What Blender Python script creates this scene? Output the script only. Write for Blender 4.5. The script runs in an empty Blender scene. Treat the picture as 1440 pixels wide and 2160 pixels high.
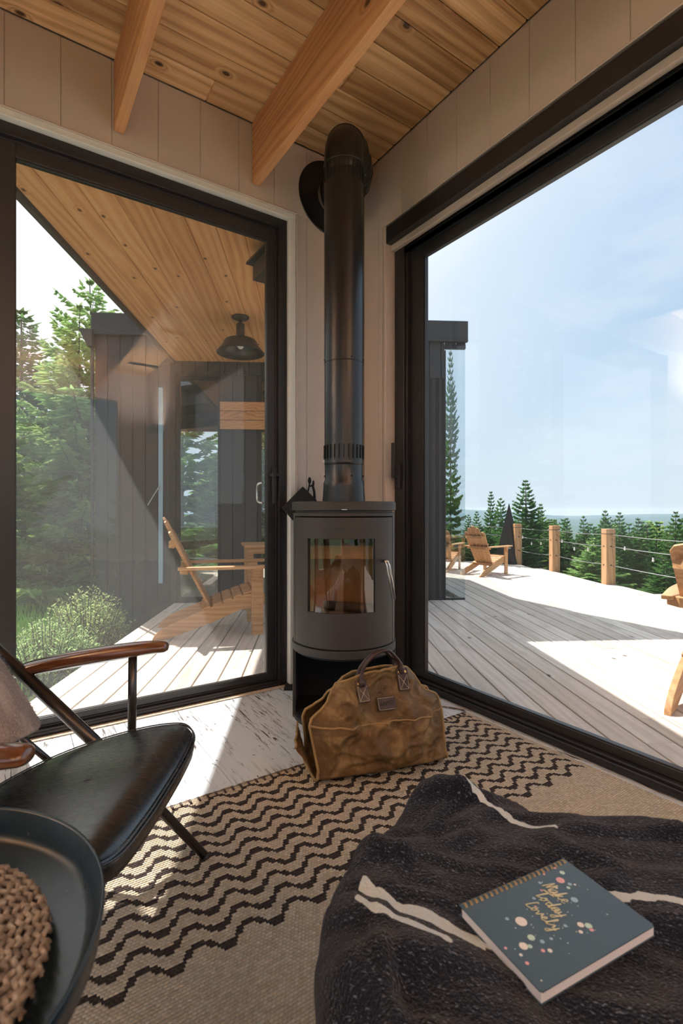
import bpy, bmesh, math, random
from mathutils import Vector, Matrix, noise as mnoise
R = math.radians
scn = bpy.context.scene
COL = scn.collection

# ---------------------------------------------------------------- camera
# world: +Y runs to the left window wall, +X to the right window wall; the camera looks into their corner
YAW = R(33.7)
CH = 1.05
cam = bpy.data.objects.new('camera', bpy.data.cameras.new('camera'))
COL.objects.link(cam)
cam.location = (0, 0, CH)
cam.rotation_euler = (R(90), 0, -YAW)
cam.data.sensor_fit = 'VERTICAL'
cam.data.sensor_height = 36
cam.data.lens = 36 * 1064 / 2160
cam.data.shift_y = -5 / 2160
cam.data.clip_start = 0.02
cam.data.clip_end = 12000
cam.data.dof.use_dof = True
cam.data.dof.focus_distance = 2.5
cam.data.dof.aperture_fstop = 6.3
scn.camera = cam

# ---------------------------------------------------------------- light
SUN = 6.6
SKY = 1.0
FILL_LAMP = 120.0  # power of the added fill lamps
vs = scn.view_settings
scn.display_settings.display_device = 'sRGB'
vs.view_transform = 'Standard'
vs.look = 'None'
vs.gamma = 1
vs.use_curve_mapping = False
vs.exposure = 0.40

SV, CV = math.sin(YAW), math.cos(YAW)
def RT(r, t, z=0):            # r: to the right, t: away, measured from where the photographer stands
    return Vector((SV*t + CV*r, CV*t - SV*r, z))
PH = R(3.5)
def UV(u, v, z=0):            # axes of the deck and of the dark wing, turned 30 degrees to the room
    return RT(u*math.cos(PH) - v*math.sin(PH), u*math.sin(PH) + v*math.cos(PH), z)
RZ = -YAW                     # rotation of a thing laid out along r, t
UZ = -YAW + PH                # rotation of a thing laid out along u, v

sun = bpy.data.objects.new('sun', bpy.data.lights.new('sun', 'SUN'))
COL.objects.link(sun)
sd = UV(0.44, -0.57, 0) + Vector((0, 0, -1))
sun.rotation_euler = sd.to_track_quat('-Z', 'Y').to_euler()
sun.data.energy = SUN
sun.data.angle = R(0.53)
sun.data.color = (1.0, 0.955, 0.91)

def nd(nt, typ, ins=None, **props):
    n = nt.nodes.new(typ)
    for k, v in props.items():
        setattr(n, k, v)
    for k, v in (ins or {}).items():
        s = n.inputs[k]
        if isinstance(v, bpy.types.NodeSocket):
            nt.links.new(v, s)
        else:
            s.default_value = v
    return n
def mt(nt, op, a, b=None, c=None, clamp=False):
    ins = {0: a}
    if b is not None: ins[1] = b
    if c is not None: ins[2] = c
    return nd(nt, 'ShaderNodeMath', ins, operation=op, use_clamp=clamp).outputs[0]
def mix(nt, f, a, b, blend='MIX'):
    n = nt.nodes.new('ShaderNodeMix'); n.data_type = 'RGBA'; n.blend_type = blend
    for i, v in ((0, f), (6, a), (7, b)):
        s = n.inputs[i]
        if isinstance(v, bpy.types.NodeSocket): nt.links.new(v, s)
        else: s.default_value = v if i == 0 else (tuple(v) + (1,))[:4]
    return n.outputs[2]
def ramp(nt, f, stops, interp='LINEAR'):
    n = nt.nodes.new('ShaderNodeValToRGB'); nt.links.new(f, n.inputs[0])
    cr = n.color_ramp; cr.interpolation = interp
    while len(cr.elements) < len(stops): cr.elements.new(0.5)
    for e, (p, c) in zip(cr.elements, stops):
        e.position = p
        e.color = (c, c, c, 1) if isinstance(c, (int, float)) else (tuple(c) + (1,))[:4]
    return n.outputs[0]

w = bpy.data.worlds.new('sky'); scn.world = w; w.use_nodes = True
nt = w.node_tree; nt.nodes.clear()
tc = nd(nt, 'ShaderNodeTexCoord').outputs['Generated']
sp = nd(nt, 'ShaderNodeSeparateXYZ', {0: tc})
zz = mt(nt, 'MAXIMUM', sp.outputs[2], 0.0)
base = ramp(nt, zz, [(0.0, (0.60, 0.71, 0.79)), (0.14, (0.55, 0.68, 0.80)), (0.45, (0.32, 0.50, 0.72)), (1.0, (0.13, 0.27, 0.52))])
sdir = -sd.normalized()
dt = nd(nt, 'ShaderNodeVectorMath', {0: tc, 1: (sdir.x, sdir.y, sdir.z)}, operation='DOT_PRODUCT').outputs['Value']
halo = ramp(nt, dt, [(0.42, 0.0), (0.64, 0.36), (0.78, 0.88), (1.0, 1.0)])
c1 = mix(nt, halo, base, (1.12, 1.12, 1.10))
cv = nd(nt, 'ShaderNodeMapping', {0: tc, 'Scale': (1.2, 1.2, 3.2)}).outputs[0]
cn = nd(nt, 'ShaderNodeTexNoise', {'Vector': cv, 'Scale': 1.6, 'Detail': 5.0, 'Roughness': 0.55}).outputs[0]
cm = ramp(nt, cn, [(0.44, 0.0), (0.72, 0.75)])
c2 = mix(nt, cm, c1, (0.78, 0.83, 0.88))
low = ramp(nt, mt(nt, 'ADD', sp.outputs[2], 0.06), [(0.0, 0.0), (0.03, 1.0)])
c3 = mix(nt, low, (0.30, 0.33, 0.35), c2)
bg = nd(nt, 'ShaderNodeBackground', {0: c3, 1: SKY})
nt.links.new(bg.outputs[0], nd(nt, 'ShaderNodeOutputWorld').inputs[0])

# ---------------------------------------------------------------- mesh helper
class MB:
    def __init__(s): s.v = []; s.f = []; s.mi = []; s.sm = []; s.cur = 0; s.smooth = False; s.M = Matrix.Identity(4); s.uv = {}
    def add(s, vs_, fs, smooth=None):
        o = len(s.v); s.v += [s.M @ Vector(p) for p in vs_]
        for f in fs:
            s.f.append([i + o for i in f]); s.mi.append(s.cur); s.sm.append(s.smooth if smooth is None else smooth)
        return o
    def box(s, a, b, rot=None, at=None):
        x0, y0, z0 = a; x1, y1, z1 = b
        vs_ = [Vector(p) for p in ((x0,y0,z0),(x1,y0,z0),(x1,y1,z0),(x0,y1,z0),(x0,y0,z1),(x1,y0,z1),(x1,y1,z1),(x0,y1,z1))]
        if rot is not None:
            c = Vector(at) if at is not None else sum(vs_, Vector()) / 8
            vs_ = [c + rot @ (p - c) for p in vs_]
        s.add(vs_, [(0,3,2,1),(4,5,6,7),(0,1,5,4),(1,2,6,5),(2,3,7,6),(3,0,4,7)], False)
    def quad(s, pts): s.add(pts, [tuple(range(len(pts)))], False)
    def bar(s, p, q, wd, ht, up=(0,0,1)):            # square bar from p to q
        p, q = Vector(p), Vector(q); d = (q - p).normalized(); up = Vector(up)
        if abs(d.dot(up)) > .98: up = Vector((1,0,0))
        x = d.cross(up).normalized(); y = x.cross(d).normalized()
        vs_ = [c + x*i*wd/2 + y*j*ht/2 for c in (p, q) for i, j in ((-1,-1),(1,-1),(1,1),(-1,1))]
        s.add(vs_, [(0,3,2,1),(4,5,6,7),(0,1,5,4),(1,2,6,5),(2,3,7,6),(3,0,4,7)], False)
    def tube(s, pts, r, n=12, cap=True, rr=None, flat=1.0, up=None, closed=False):
        pts = [Vector(p) for p in pts]; m = len(pts); vs_ = []; prev = None
        for i, p in enumerate(pts):
            if closed: d = pts[(i+1) % m] - pts[i-1]
            else: d = pts[min(i+1, m-1)] - pts[max(i-1, 0)]
            d.normalize()
            if up is not None: x = d.cross(Vector(up))
            elif prev is None: x = d.cross(Vector((0,0,1)) if abs(d.z) < .9 else Vector((1,0,0)))
            else: x = prev - d * prev.dot(d)
            x.normalize(); prev = x; y = d.cross(x)
            ri = rr[i] if rr else r
            vs_ += [p + (x*math.cos(2*math.pi*k/n) + y*math.sin(2*math.pi*k/n)*flat) * ri for k in range(n)]
        fs = []
        for i in range(m if closed else m-1):
            j = (i+1) % m
            fs += [(i*n+k, i*n+(k+1) % n, j*n+(k+1) % n, j*n+k) for k in range(n)]
        if cap and not closed: fs += [tuple(range(n-1, -1, -1)), tuple(range((m-1)*n, m*n))]
        s.add(vs_, fs, True)
    def lathe(s, prof, n=32, a0=0.0, a1=2*math.pi, c=(0,0,0)):
        full = abs(a1 - a0 - 2*math.pi) < 1e-6; k = n if full else n + 1; vs_ = []
        for r, z in prof:
            vs_ += [(c[0] + r*math.cos(a0 + (a1-a0)*i/n), c[1] + r*math.sin(a0 + (a1-a0)*i/n), c[2] + z) for i in range(k)]
        fs = []
        for j in range(len(prof)-1):
            for i in range(n):
                i2 = (i+1) % k
                fs.append((j*k+i, j*k+i2, (j+1)*k+i2, (j+1)*k+i))
        s.add(vs_, fs, True)
    def prism(s, poly, h0, h1, axis='z', smooth=False):
        n = len(poly)
        def P(p, h): return {'z': (p[0], p[1], h), 'y': (p[0], h, p[1]), 'x': (h, p[0], p[1])}[axis]
        vs_ = [P(p, h0) for p in poly] + [P(p, h1) for p in poly]
        fs = [tuple(range(n-1, -1, -1)), tuple(range(n, 2*n))] + [(i, (i+1) % n, n+(i+1) % n, n+i) for i in range(n)]
        s.add(vs_, fs, smooth)
    def grid(s, fn, nu, nv, smooth=True, wrap=False):
        vs_ = [fn(i/nu, j/nv) for j in range(nv+1) for i in range(nu+1)]
        s.add(vs_, [(j*(nu+1)+i, j*(nu+1)+i+1, (j+1)*(nu+1)+i+1, (j+1)*(nu+1)+i) for j in range(nv) for i in range(nu)], smooth)
    def ball(s, c, r, n=12, sc=(1,1,1)):
        pr = [(math.sin(math.pi*i/n), -math.cos(math.pi*i/n)) for i in range(n+1)]; vs_ = []
        for a, z in pr:
            vs_ += [(c[0]+r*sc[0]*a*math.cos(2*math.pi*k/n), c[1]+r*sc[1]*a*math.sin(2*math.pi*k/n), c[2]+r*sc[2]*z) for k in range(n)]
        s.add(vs_, [(j*n+i, j*n+(i+1) % n, (j+1)*n+(i+1) % n, (j+1)*n+i) for j in range(n) for i in range(n)], True)
    def build(s, name, mats, parent=None, bevel=0, sub=0, solid=0, weld=False, seg=2):
        me = bpy.data.meshes.new(name); me.from_pydata([tuple(p) for p in s.v], [], s.f)
        for m_ in (mats if isinstance(mats, (list, tuple)) else [mats]): me.materials.append(m_)
        me.polygons.foreach_set('material_index', s.mi); me.polygons.foreach_set('use_smooth', s.sm)
        if weld:
            b = bmesh.new(); b.from_mesh(me); bmesh.ops.remove_doubles(b, verts=b.verts, dist=1e-5); bmesh.ops.recalc_face_normals(b, faces=b.faces); b.to_mesh(me); b.free()
        me.update()
        o = bpy.data.objects.new(name, me); COL.objects.link(o)
        if parent: o.parent = parent
        if solid:
            md = o.modifiers.new('solidify', 'SOLIDIFY'); md.thickness = solid; md.offset = 0
        if bevel:
            md = o.modifiers.new('bevel', 'BEVEL'); md.width = bevel; md.segments = seg; md.limit_method = 'ANGLE'; md.angle_limit = R(40)
            md.harden_normals = False
        if sub:
            md = o.modifiers.new('subdivision', 'SUBSURF'); md.levels = sub; md.render_levels = sub
        return o

def tag(o, label=None, cat=None, group=None, kind=None):
    if label: o['label'] = label
    if cat: o['category'] = cat
    if group: o['group'] = group
    if kind: o['kind'] = kind
    return o
def thing(name, loc, rz=0, label=None, cat=None, group=None, kind=None):
    o = bpy.data.objects.new(name, None); COL.objects.link(o); o.empty_display_size = .1
    o.location = loc; o.rotation_euler = (0, 0, rz)
    return tag(o, label, cat, group, kind)
def kids(o): return [c for c in list(bpy.data.objects) if c.parent == o]
def copy_tree(o, parent=None):
    c = o.copy(); COL.objects.link(c)
    if parent: c.parent = parent
    for k in kids(o): copy_tree(k, c)
    return c
def cr(pts, n=8, closed=False):        # smooth curve through points
    P = [Vector(p) for p in pts]; m = len(P); out = []
    for i in range(m if closed else m-1):
        if closed: a, b, c, d = P[i-1], P[i], P[(i+1) % m], P[(i+2) % m]
        else: a, b, c, d = P[max(i-1,0)], P[i], P[i+1], P[min(i+2, m-1)]
        for k in range(n):
            t = k/n
            out.append(0.5*((2*b) + (c-a)*t + (2*a-5*b+4*c-d)*t*t + (3*b-a-3*c+d)*t**3))
    if not closed: out.append(P[-1])
    return out
def rots(ax, a): return Matrix.Rotation(a, 3, ax)

# ---------------------------------------------------------------- materials
def new_mat(name):
    m = bpy.data.materials.new(name); m.use_nodes = True; t = m.node_tree; t.nodes.clear()
    out = nd(t, 'ShaderNodeOutputMaterial')
    return m, t, out
def pbsdf(t, out, **ins):
    b = nd(t, 'ShaderNodeBsdfPrincipled')
    for k, v in ins.items():
        k = k.replace('_', ' ')
        s = b.inputs[k]
        if isinstance(v, bpy.types.NodeSocket): t.links.new(v, s)
        else: s.default_value = (tuple(v)+(1,))[:4] if isinstance(v, (tuple, list)) else v
    t.links.new(b.outputs[0], out.inputs[0]); return b
def bump(t, h, st=.3, dist=.01):
    return nd(t, 'ShaderNodeBump', {'Height': h, 'Strength': st, 'Distance': dist}).outputs[0]
def simple(name, col, rough=.5, metal=0, nscale=0, namt=.15, bmp=0, coat=0, spec=.5, sheen=0):
    m, t, out = new_mat(name)
    c = col; kw = {}
    if nscale:
        tc_ = nd(t, 'ShaderNodeTexCoord').outputs['Object']
        n = nd(t, 'ShaderNodeTexNoise', {'Vector': tc_, 'Scale': nscale, 'Detail': 6.0, 'Roughness': .6}).outputs[0]
        c = mix(t, n, tuple(x*(1-namt) for x in col), tuple(min(1, x*(1+namt)) for x in col))
        kw['Roughness'] = mt(t, 'MULTIPLY_ADD', n, .16, rough-.08)
        if bmp: kw['Normal'] = bump(t, n, bmp, .004)
    else: kw['Roughness'] = rough
    pbsdf(t, out, Base_Color=c, Metallic=metal, Coat_Weight=coat, Specular_IOR_Level=spec, Sheen_Weight=sheen, **kw)
    return m
def wood(name, axes, dark, mid, light, rough=.45, knots=.35, grain=1.0, vary=.25, kscale=3.0, coat=0, bstr=.12, stain=0, stainc=(.25,.2,.15)):
    m, t, out = new_mat(name)
    tc_ = nd(t, 'ShaderNodeTexCoord').outputs['Object']
    sp_ = nd(t, 'ShaderNodeSeparateXYZ', {0: tc_}).outputs
    A, B, C = (sp_[i] for i in axes)
    rn = nd(t, 'ShaderNodeNewGeometry').outputs['Random Per Island']
    a2 = mt(t, 'MULTIPLY_ADD', rn, 41.0, A); b2 = mt(t, 'MULTIPLY_ADD', rn, 17.0, B)
    kv = nd(t, 'ShaderNodeCombineXYZ', {0: mt(t, 'MULTIPLY', a2, .62), 1: b2, 2: mt(t, 'MULTIPLY', C, .6)}).outputs[0]
    vo = nd(t, 'ShaderNodeTexVoronoi', {'Vector': kv, 'Scale': kscale, 'Randomness': 1.0}, voronoi_dimensions='2D')
    has = mt(t, 'LESS_THAN', nd(t, 'ShaderNodeSeparateColor', {0: vo.outputs['Color']}).outputs[0], knots)
    d = vo.outputs['Distance']
    nearK = mt(t, 'MULTIPLY', mt(t, 'SUBTRACT', 1.0, mt(t, 'DIVIDE', d, .16), clamp=True), has, clamp=True)
    warp = mt(t, 'POWER', nearK, 2.0)
    big = nd(t, 'ShaderNodeTexNoise', {'Vector': nd(t, 'ShaderNodeCombineXYZ', {0: mt(t,'MULTIPLY',a2,.45), 1: mt(t,'MULTIPLY',b2,3.2), 2: mt(t,'MULTIPLY',C,3.2)}).outputs[0], 'Scale': 1.0, 'Detail': 3.0}).outputs[0]
    ph = mt(t, 'ADD', mt(t, 'MULTIPLY_ADD', big, 5.0*grain, mt(t, 'MULTIPLY', b2, 15.0*grain)), mt(t, 'MULTIPLY', warp, 3.0))
    ring = mt(t, 'MULTIPLY_ADD', mt(t, 'SINE', mt(t, 'MULTIPLY', ph, 6.283)), .5, .5)
    fine = nd(t, 'ShaderNodeTexNoise', {'Vector': nd(t, 'ShaderNodeCombineXYZ', {0: mt(t,'MULTIPLY',a2,3.0), 1: mt(t,'MULTIPLY',b2,110.0), 2: mt(t,'MULTIPLY',C,110.0)}).outputs[0], 'Scale': 1.0, 'Detail': 3.0}).outputs[0]
    g = mt(t, 'MULTIPLY_ADD', ring, .20, mt(t, 'MULTIPLY_ADD', fine, .42, mt(t, 'MULTIPLY', big, .40)))
    col = ramp(t, g, [(.25, dark), (.5, mid), (.78, light)])
    shade = mt(t, 'MULTIPLY_ADD', rn, 2*vary, 1-vary)
    col = mix(t, 1.0, col, nd(t, 'ShaderNodeCombineColor', {0: shade, 1: mt(t,'POWER',shade,1.15), 2: mt(t,'POWER',shade,1.35)}).outputs[0], 'MULTIPLY')
    core = mt(t, 'MULTIPLY', mt(t, 'SUBTRACT', 1.0, mt(t, 'DIVIDE', d, .060), clamp=True), has)
    core = mt(t, 'MULTIPLY', core, 1.9, clamp=True)
    col = mix(t, mt(t, 'MULTIPLY', warp, .5), col, dark)
    col = mix(t, core, col, tuple(x*.28 for x in dark))
    if stain:
        sn = nd(t, 'ShaderNodeTexNoise', {'Vector': nd(t, 'ShaderNodeCombineXYZ', {0: mt(t,'MULTIPLY',a2,.8), 1: mt(t,'MULTIPLY',b2,3.2), 2: C}).outputs[0], 'Scale': 1.6, 'Detail': 6.0, 'Roughness': .65}).outputs[0]
        col = mix(t, mt(t, 'MULTIPLY', ramp(t, sn, [(.52, 0.0), (.72, 1.0)]), stain), col, stainc)
    pbsdf(t, out, Base_Color=col, Roughness=mt(t, 'MULTIPLY_ADD', fine, .15, rough-.07), Coat_Weight=coat, Coat_Roughness=.12, Normal=bump(t, g, bstr, .003))
    return m

M = {}
M['cedar_ceiling'] = wood('cedar_ceiling', (0,1,2), (.28,.125,.045), (.60,.35,.15), (.80,.54,.28), rough=.5, knots=.62, vary=.26, kscale=3.6)
M['cedar_soffit'] = wood('cedar_soffit', (1,0,2), (.50,.21,.075), (.80,.385,.155), (.90,.53,.26), rough=.55, knots=.5, vary=.11, kscale=4.6)
M['beam'] = wood('fir_beam', (1,2,0), (.40,.155,.06), (.64,.30,.125), (.74,.41,.19), rough=.5, knots=.22, vary=.08, grain=1.6)
M['deck'] = wood('deck_cedar', (1,0,2), (.52,.44,.36), (.64,.56,.48), (.74,.66,.58), rough=.72, knots=.16, vary=.12, kscale=3.2, stain=.55, stainc=(.22,.15,.10))
M['chair_wood'] = wood('outdoor_chair_wood', (0,2,1), (.38,.17,.06), (.58,.31,.13), (.70,.42,.20), rough=.5, knots=.15, vary=.13, grain=1.6)
M['post_wood'] = wood('post_wood', (2,0,1), (.36,.17,.07), (.56,.31,.15), (.66,.42,.23), rough=.6, knots=.2, vary=.12, grain=1.4)
M['arm_wood'] = wood('walnut_arm', (0,1,2), (.07,.022,.010), (.17,.060,.024), (.27,.115,.048), rough=.22, knots=.0, vary=.05, grain=2.0, coat=.8, bstr=.03)
M['pale_wood'] = wood('pale_wood', (2,0,1), (.5,.36,.24), (.66,.52,.38), (.75,.62,.48), rough=.5, knots=.05, vary=.05)
M['cladding'] = simple('dark_cladding', (.040,.041,.045), .62, nscale=9, namt=.2, bmp=.03)
M['black'] = simple('black_frame', (.018,.016,.017), .42, nscale=260, namt=.5, bmp=.10)
M['sill'] = simple('dark_sill', (.03,.029,.029), .36, nscale=200, namt=.4, bmp=.08)
M['stove'] = simple('stove_cast_iron', (.042,.036,.032), .55, nscale=420, namt=.35, bmp=.25, spec=.45)
M['flue'] = simple('flue_enamel', (.013,.012,.012), .30, nscale=420, namt=.4, bmp=.08)
M['pitch'] = simple('matte_black', (.006,.006,.006), .8)
M['steel'] = simple('steel', (.72,.70,.66), .22, metal=1)
M['cable'] = simple('steel_cable', (.35,.36,.37), .4, metal=1)
M['brass'] = simple('brass', (.72,.48,.20), .32, metal=1)
M['gold'] = simple('gold_foil', (.72,.66,.42), .35, metal=.35)
M['rubber'] = simple('rubber', (.015,.015,.016), .5)
M['wall'] = simple('greige_paint', (.60,.50,.42), .42, nscale=30, namt=.03, bmp=.05)
M['trimw'] = simple('white_trim', (.78,.765,.70), .4, nscale=30, namt=.02)
M['frame_metal'] = simple('dark_tube_metal', (.070,.062,.060), .27, metal=.75)
M['tray'] = simple('tray_enamel', (.016,.030,.042), .24, nscale=60, namt=.2)
M['ceramic'] = simple('grey_ceramic', (.42,.44,.43), .3)
M['leather_brown'] = simple('dark_leather', (.045,.018,.013), .38, nscale=160, namt=.4, bmp=.3)
M['thread'] = simple('thread', (.60,.50,.36), .8)
M['brick'] = simple('firebrick', (.50,.30,.13), .85, nscale=14, namt=.35, bmp=.4)
M['paper'] = simple('paper', (.80,.77,.78), .7)
M['pink'] = simple('pink_print', (.80,.42,.45), .5)
M['mint'] = simple('mint_print', (.55,.75,.66), .5)
M['cream'] = simple('cream_print', (.85,.82,.78), .5)
M['bluep'] = simple('pale_blue_print', (.35,.52,.62), .5)
M['cover'] = simple('notebook_cover', (.055,.095,.125), .38, nscale=20, namt=.08)
M['grass'] = simple('forest_ground', (.11,.13,.06), .9, nscale=2.2, namt=.55, bmp=.6)
M['blade'] = simple('grass_blade', (.30,.55,.10), .6)
M['pebble'] = simple('pebble_stone', (.46,.42,.36), .8, nscale=20, namt=.4)
M['bark'] = simple('bark', (.11,.085,.065), .9, nscale=30, namt=.4, bmp=.4)
M['hill'] = simple('far_forest', (.055,.10,.075), 1.0, nscale=.02, namt=.3)
M['bulb'] = simple('bulb_glass', (.75,.75,.72), .1)

def glass_mat(name, tint=(1,1,1), refl=1.0):
    m, t, out = new_mat(name)
    fc = nd(t, 'ShaderNodeLayerWeight').outputs['Facing']
    f = mt(t, 'MULTIPLY', mt(t, 'MULTIPLY_ADD', mt(t, 'POWER', fc, 5.0), .96, .04), refl, clamp=True)
    tr = nd(t, 'ShaderNodeBsdfTransparent', {0: tint + (1,)}); gl = nd(t, 'ShaderNodeBsdfGlossy', {0: (1,1,1,1), 'Roughness': .0})
    mx = nd(t, 'ShaderNodeMixShader', {0: f, 1: tr.outputs[0], 2: gl.outputs[0]})
    t.links.new(mx.outputs[0], out.inputs[0]); return m
M['glass'] = glass_mat('window_glass', (.98,.99,.985), .9)
M['wing_glass'] = glass_mat('wing_window_glass', (.66,.74,.78), 3.0)
M['stove_glass'] = glass_mat('stove_glass', (.80,.70,.58), 2.2)
def screen_mat(name, op, col):
    m, t, out = new_mat(name)
    a = nd(t, 'ShaderNodeBsdfDiffuse', {0: col + (1,)}); b = nd(t, 'ShaderNodeBsdfTranslucent', {0: col + (1,)})
    ab = nd(t, 'ShaderNodeMixShader', {0: .5, 1: a.outputs[0], 2: b.outputs[0]})
    f = op
    mx = nd(t, 'ShaderNodeMixShader', {0: f, 1: nd(t, 'ShaderNodeBsdfTransparent').outputs[0], 2: ab.outputs[0]})
    t.links.new(mx.outputs[0], out.inputs[0]); return m
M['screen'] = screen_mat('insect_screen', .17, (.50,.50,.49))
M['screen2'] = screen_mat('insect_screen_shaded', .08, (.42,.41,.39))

def leafy(name, col, trans=.45):
    m, t, out = new_mat(name)
    rn = nd(t, 'ShaderNodeNewGeometry').outputs['Random Per Island']
    oi = nd(t, 'ShaderNodeObjectInfo').outputs['Random']
    c = mix(t, rn, tuple(x*.6 for x in col), tuple(x*1.45 for x in col))
    c = mix(t, mt(t, 'MULTIPLY', oi, .4), c, (col[0]*1.7, col[1]*1.15, col[2]*.9))
    a = nd(t, 'ShaderNodeBsdfDiffuse', {0: c}); b = nd(t, 'ShaderNodeBsdfTranslucent', {0: c})
    mx = nd(t, 'ShaderNodeMixShader', {0: trans, 1: a.outputs[0], 2: b.outputs[0]})
    t.links.new(mx.outputs[0], out.inputs[0]); return m
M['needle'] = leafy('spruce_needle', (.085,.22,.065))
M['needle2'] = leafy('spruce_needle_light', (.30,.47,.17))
M['willow'] = leafy('willow_leaf', (.42,.62,.28), .5)

def floor_mat():
    m, t, out = new_mat('whitewashed_planks')
    tc_ = nd(t, 'ShaderNodeTexCoord').outputs['Object']
    rn = nd(t, 'ShaderNodeNewGeometry').outputs['Random Per Island']
    sp_ = nd(t, 'ShaderNodeSeparateXYZ', {0: tc_}).outputs
    def nz(sx, sy, det, dis, sc=1.0):
        v = nd(t, 'ShaderNodeCombineXYZ', {0: mt(t,'MULTIPLY',sp_[0],sx), 1: mt(t,'MULTIPLY_ADD',rn,31.0,mt(t,'MULTIPLY',sp_[1],sy)), 2: mt(t,'MULTIPLY',rn,9.0)}).outputs[0]
        return nd(t, 'ShaderNodeTexNoise', {'Vector': v, 'Scale': sc, 'Detail': det, 'Roughness': .6, 'Distortion': dis}).outputs[0]
    streak = nz(75, 5, 6.0, 1.2); area = nz(5, 1.6, 3.0, .5); spot = nz(60, 25, 4.0, .4)
    s1 = mt(t, 'MULTIPLY', ramp(t, streak, [(.56, 0.0), (.60, 1.0)]), ramp(t, area, [(.40, 0.0), (.58, 1.0)]))
    s2 = ramp(t, spot, [(.66, 0.0), (.70, 1.0)])
    s3 = mt(t, 'MULTIPLY', ramp(t, nz(9, 1.2, 5.0, .8), [(.66, 0.0), (.68, 1.0)]), 1.0)
    wear = mt(t, 'MAXIMUM', mt(t, 'MAXIMUM', s1, s2), s3)
    col = mix(t, wear, mix(t, area, (.60,.66,.70), (.68,.73,.75)), (.09,.055,.035))
    h = mt(t, 'SUBTRACT', 1.0, wear)
    pbsdf(t, out, Base_Color=col, Roughness=.38, Normal=bump(t, h, .35, .002))
    return m
M['floor'] = floor_mat()

def rug_mat():
    m, t, out = new_mat('jute_rug')
    sp_ = nd(t, 'ShaderNodeSeparateXYZ', {0: nd(t, 'ShaderNodeTexCoord').outputs['Object']}).outputs
    X, Y = sp_[0], sp_[1]
    cx, cy = .0105, .0085
    row = mt(t, 'FLOOR', mt(t, 'DIVIDE', Y, cy))
    off = mt(t, 'MULTIPLY', mt(t, 'MODULO', mt(t, 'ADD', row, 1000.0), 2.0), .5)
    xx = mt(t, 'ADD', mt(t, 'DIVIDE', X, cx), off)
    colm = mt(t, 'FLOOR', xx)
    fx = mt(t, 'SUBTRACT', mt(t, 'FRACT', xx), .5); fy = mt(t, 'SUBTRACT', mt(t, 'FRACT', mt(t, 'DIVIDE', Y, cy)), .5)
    rr = mt(t, 'SQRT', mt(t, 'ADD', mt(t, 'MULTIPLY', fx, fx), mt(t, 'MULTIPLY', mt(t,'MULTIPLY',fy,fy), 1.2)))
    knob = mt(t, 'SUBTRACT', 1.0, mt(t, 'MULTIPLY', rr, 1.55), clamp=True)
    qx = mt(t, 'MULTIPLY', mt(t, 'SUBTRACT', colm, mt(t, 'MULTIPLY', off, 1.0)), cx); qy = mt(t, 'MULTIPLY', row, cy)
    P = .126
    tri = mt(t, 'ABSOLUTE', mt(t, 'SUBTRACT', mt(t, 'FRACT', mt(t, 'DIVIDE', mt(t, 'ADD', qx, 60*P), P)), .5))
    tri = mt(t, 'MULTIPLY', tri, 2.0)
    tri = mt(t, 'DIVIDE', mt(t, 'SUBTRACT', tri, .18), .64, clamp=True)
    ph = mt(t, 'DIVIDE', mt(t, 'ADD', mt(t, 'MULTIPLY_ADD', tri, -.040, qy), 6.0), .0585)
    ln = mt(t, 'LESS_THAN', mt(t, 'FRACT', ph), .36)
    zone = mt(t, 'MULTIPLY', mt(t, 'GREATER_THAN', mt(t, 'MULTIPLY_ADD', tri, -.040, qy), 1.135), mt(t, 'LESS_THAN', qy, 1.775))
    zone = mt(t, 'MULTIPLY', zone, mt(t, 'LESS_THAN', X, 1.945))
    blk = mt(t, 'MULTIPLY', ln, zone)
    wn = nd(t, 'ShaderNodeTexWhiteNoise', {'Vector': nd(t, 'ShaderNodeCombineXYZ', {0: colm, 1: row}).outputs[0]}, noise_dimensions='2D').outputs[0]
    lf = nd(t, 'ShaderNodeTexNoise', {'Scale': 2.5, 'Detail': 2.0}).outputs[0]
    jute = mix(t, wn, (.70,.57,.40), (.92,.80,.62)); jute = mix(t, mt(t,'MULTIPLY',lf,.4), jute, (.76,.61,.42))
    dark = mix(t, wn, (.022,.016,.018), (.055,.042,.045))
    col = mix(t, blk, jute, dark)
    dn = nd(t, 'ShaderNodeTexNoise', {'Scale': 420.0, 'Detail': 2.0}).outputs[0]
    hh = mt(t, 'MULTIPLY_ADD', dn, .25, knob)
    pbsdf(t, out, Base_Color=mix(t, mt(t,'MULTIPLY',mt(t,'SUBTRACT',1.0,knob,clamp=True),.36), col, (.14,.09,.05)), Roughness=.9, Specular_IOR_Level=.2, Normal=bump(t, hh, .9, .008))
    return m
M['rug'] = rug_mat()

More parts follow.
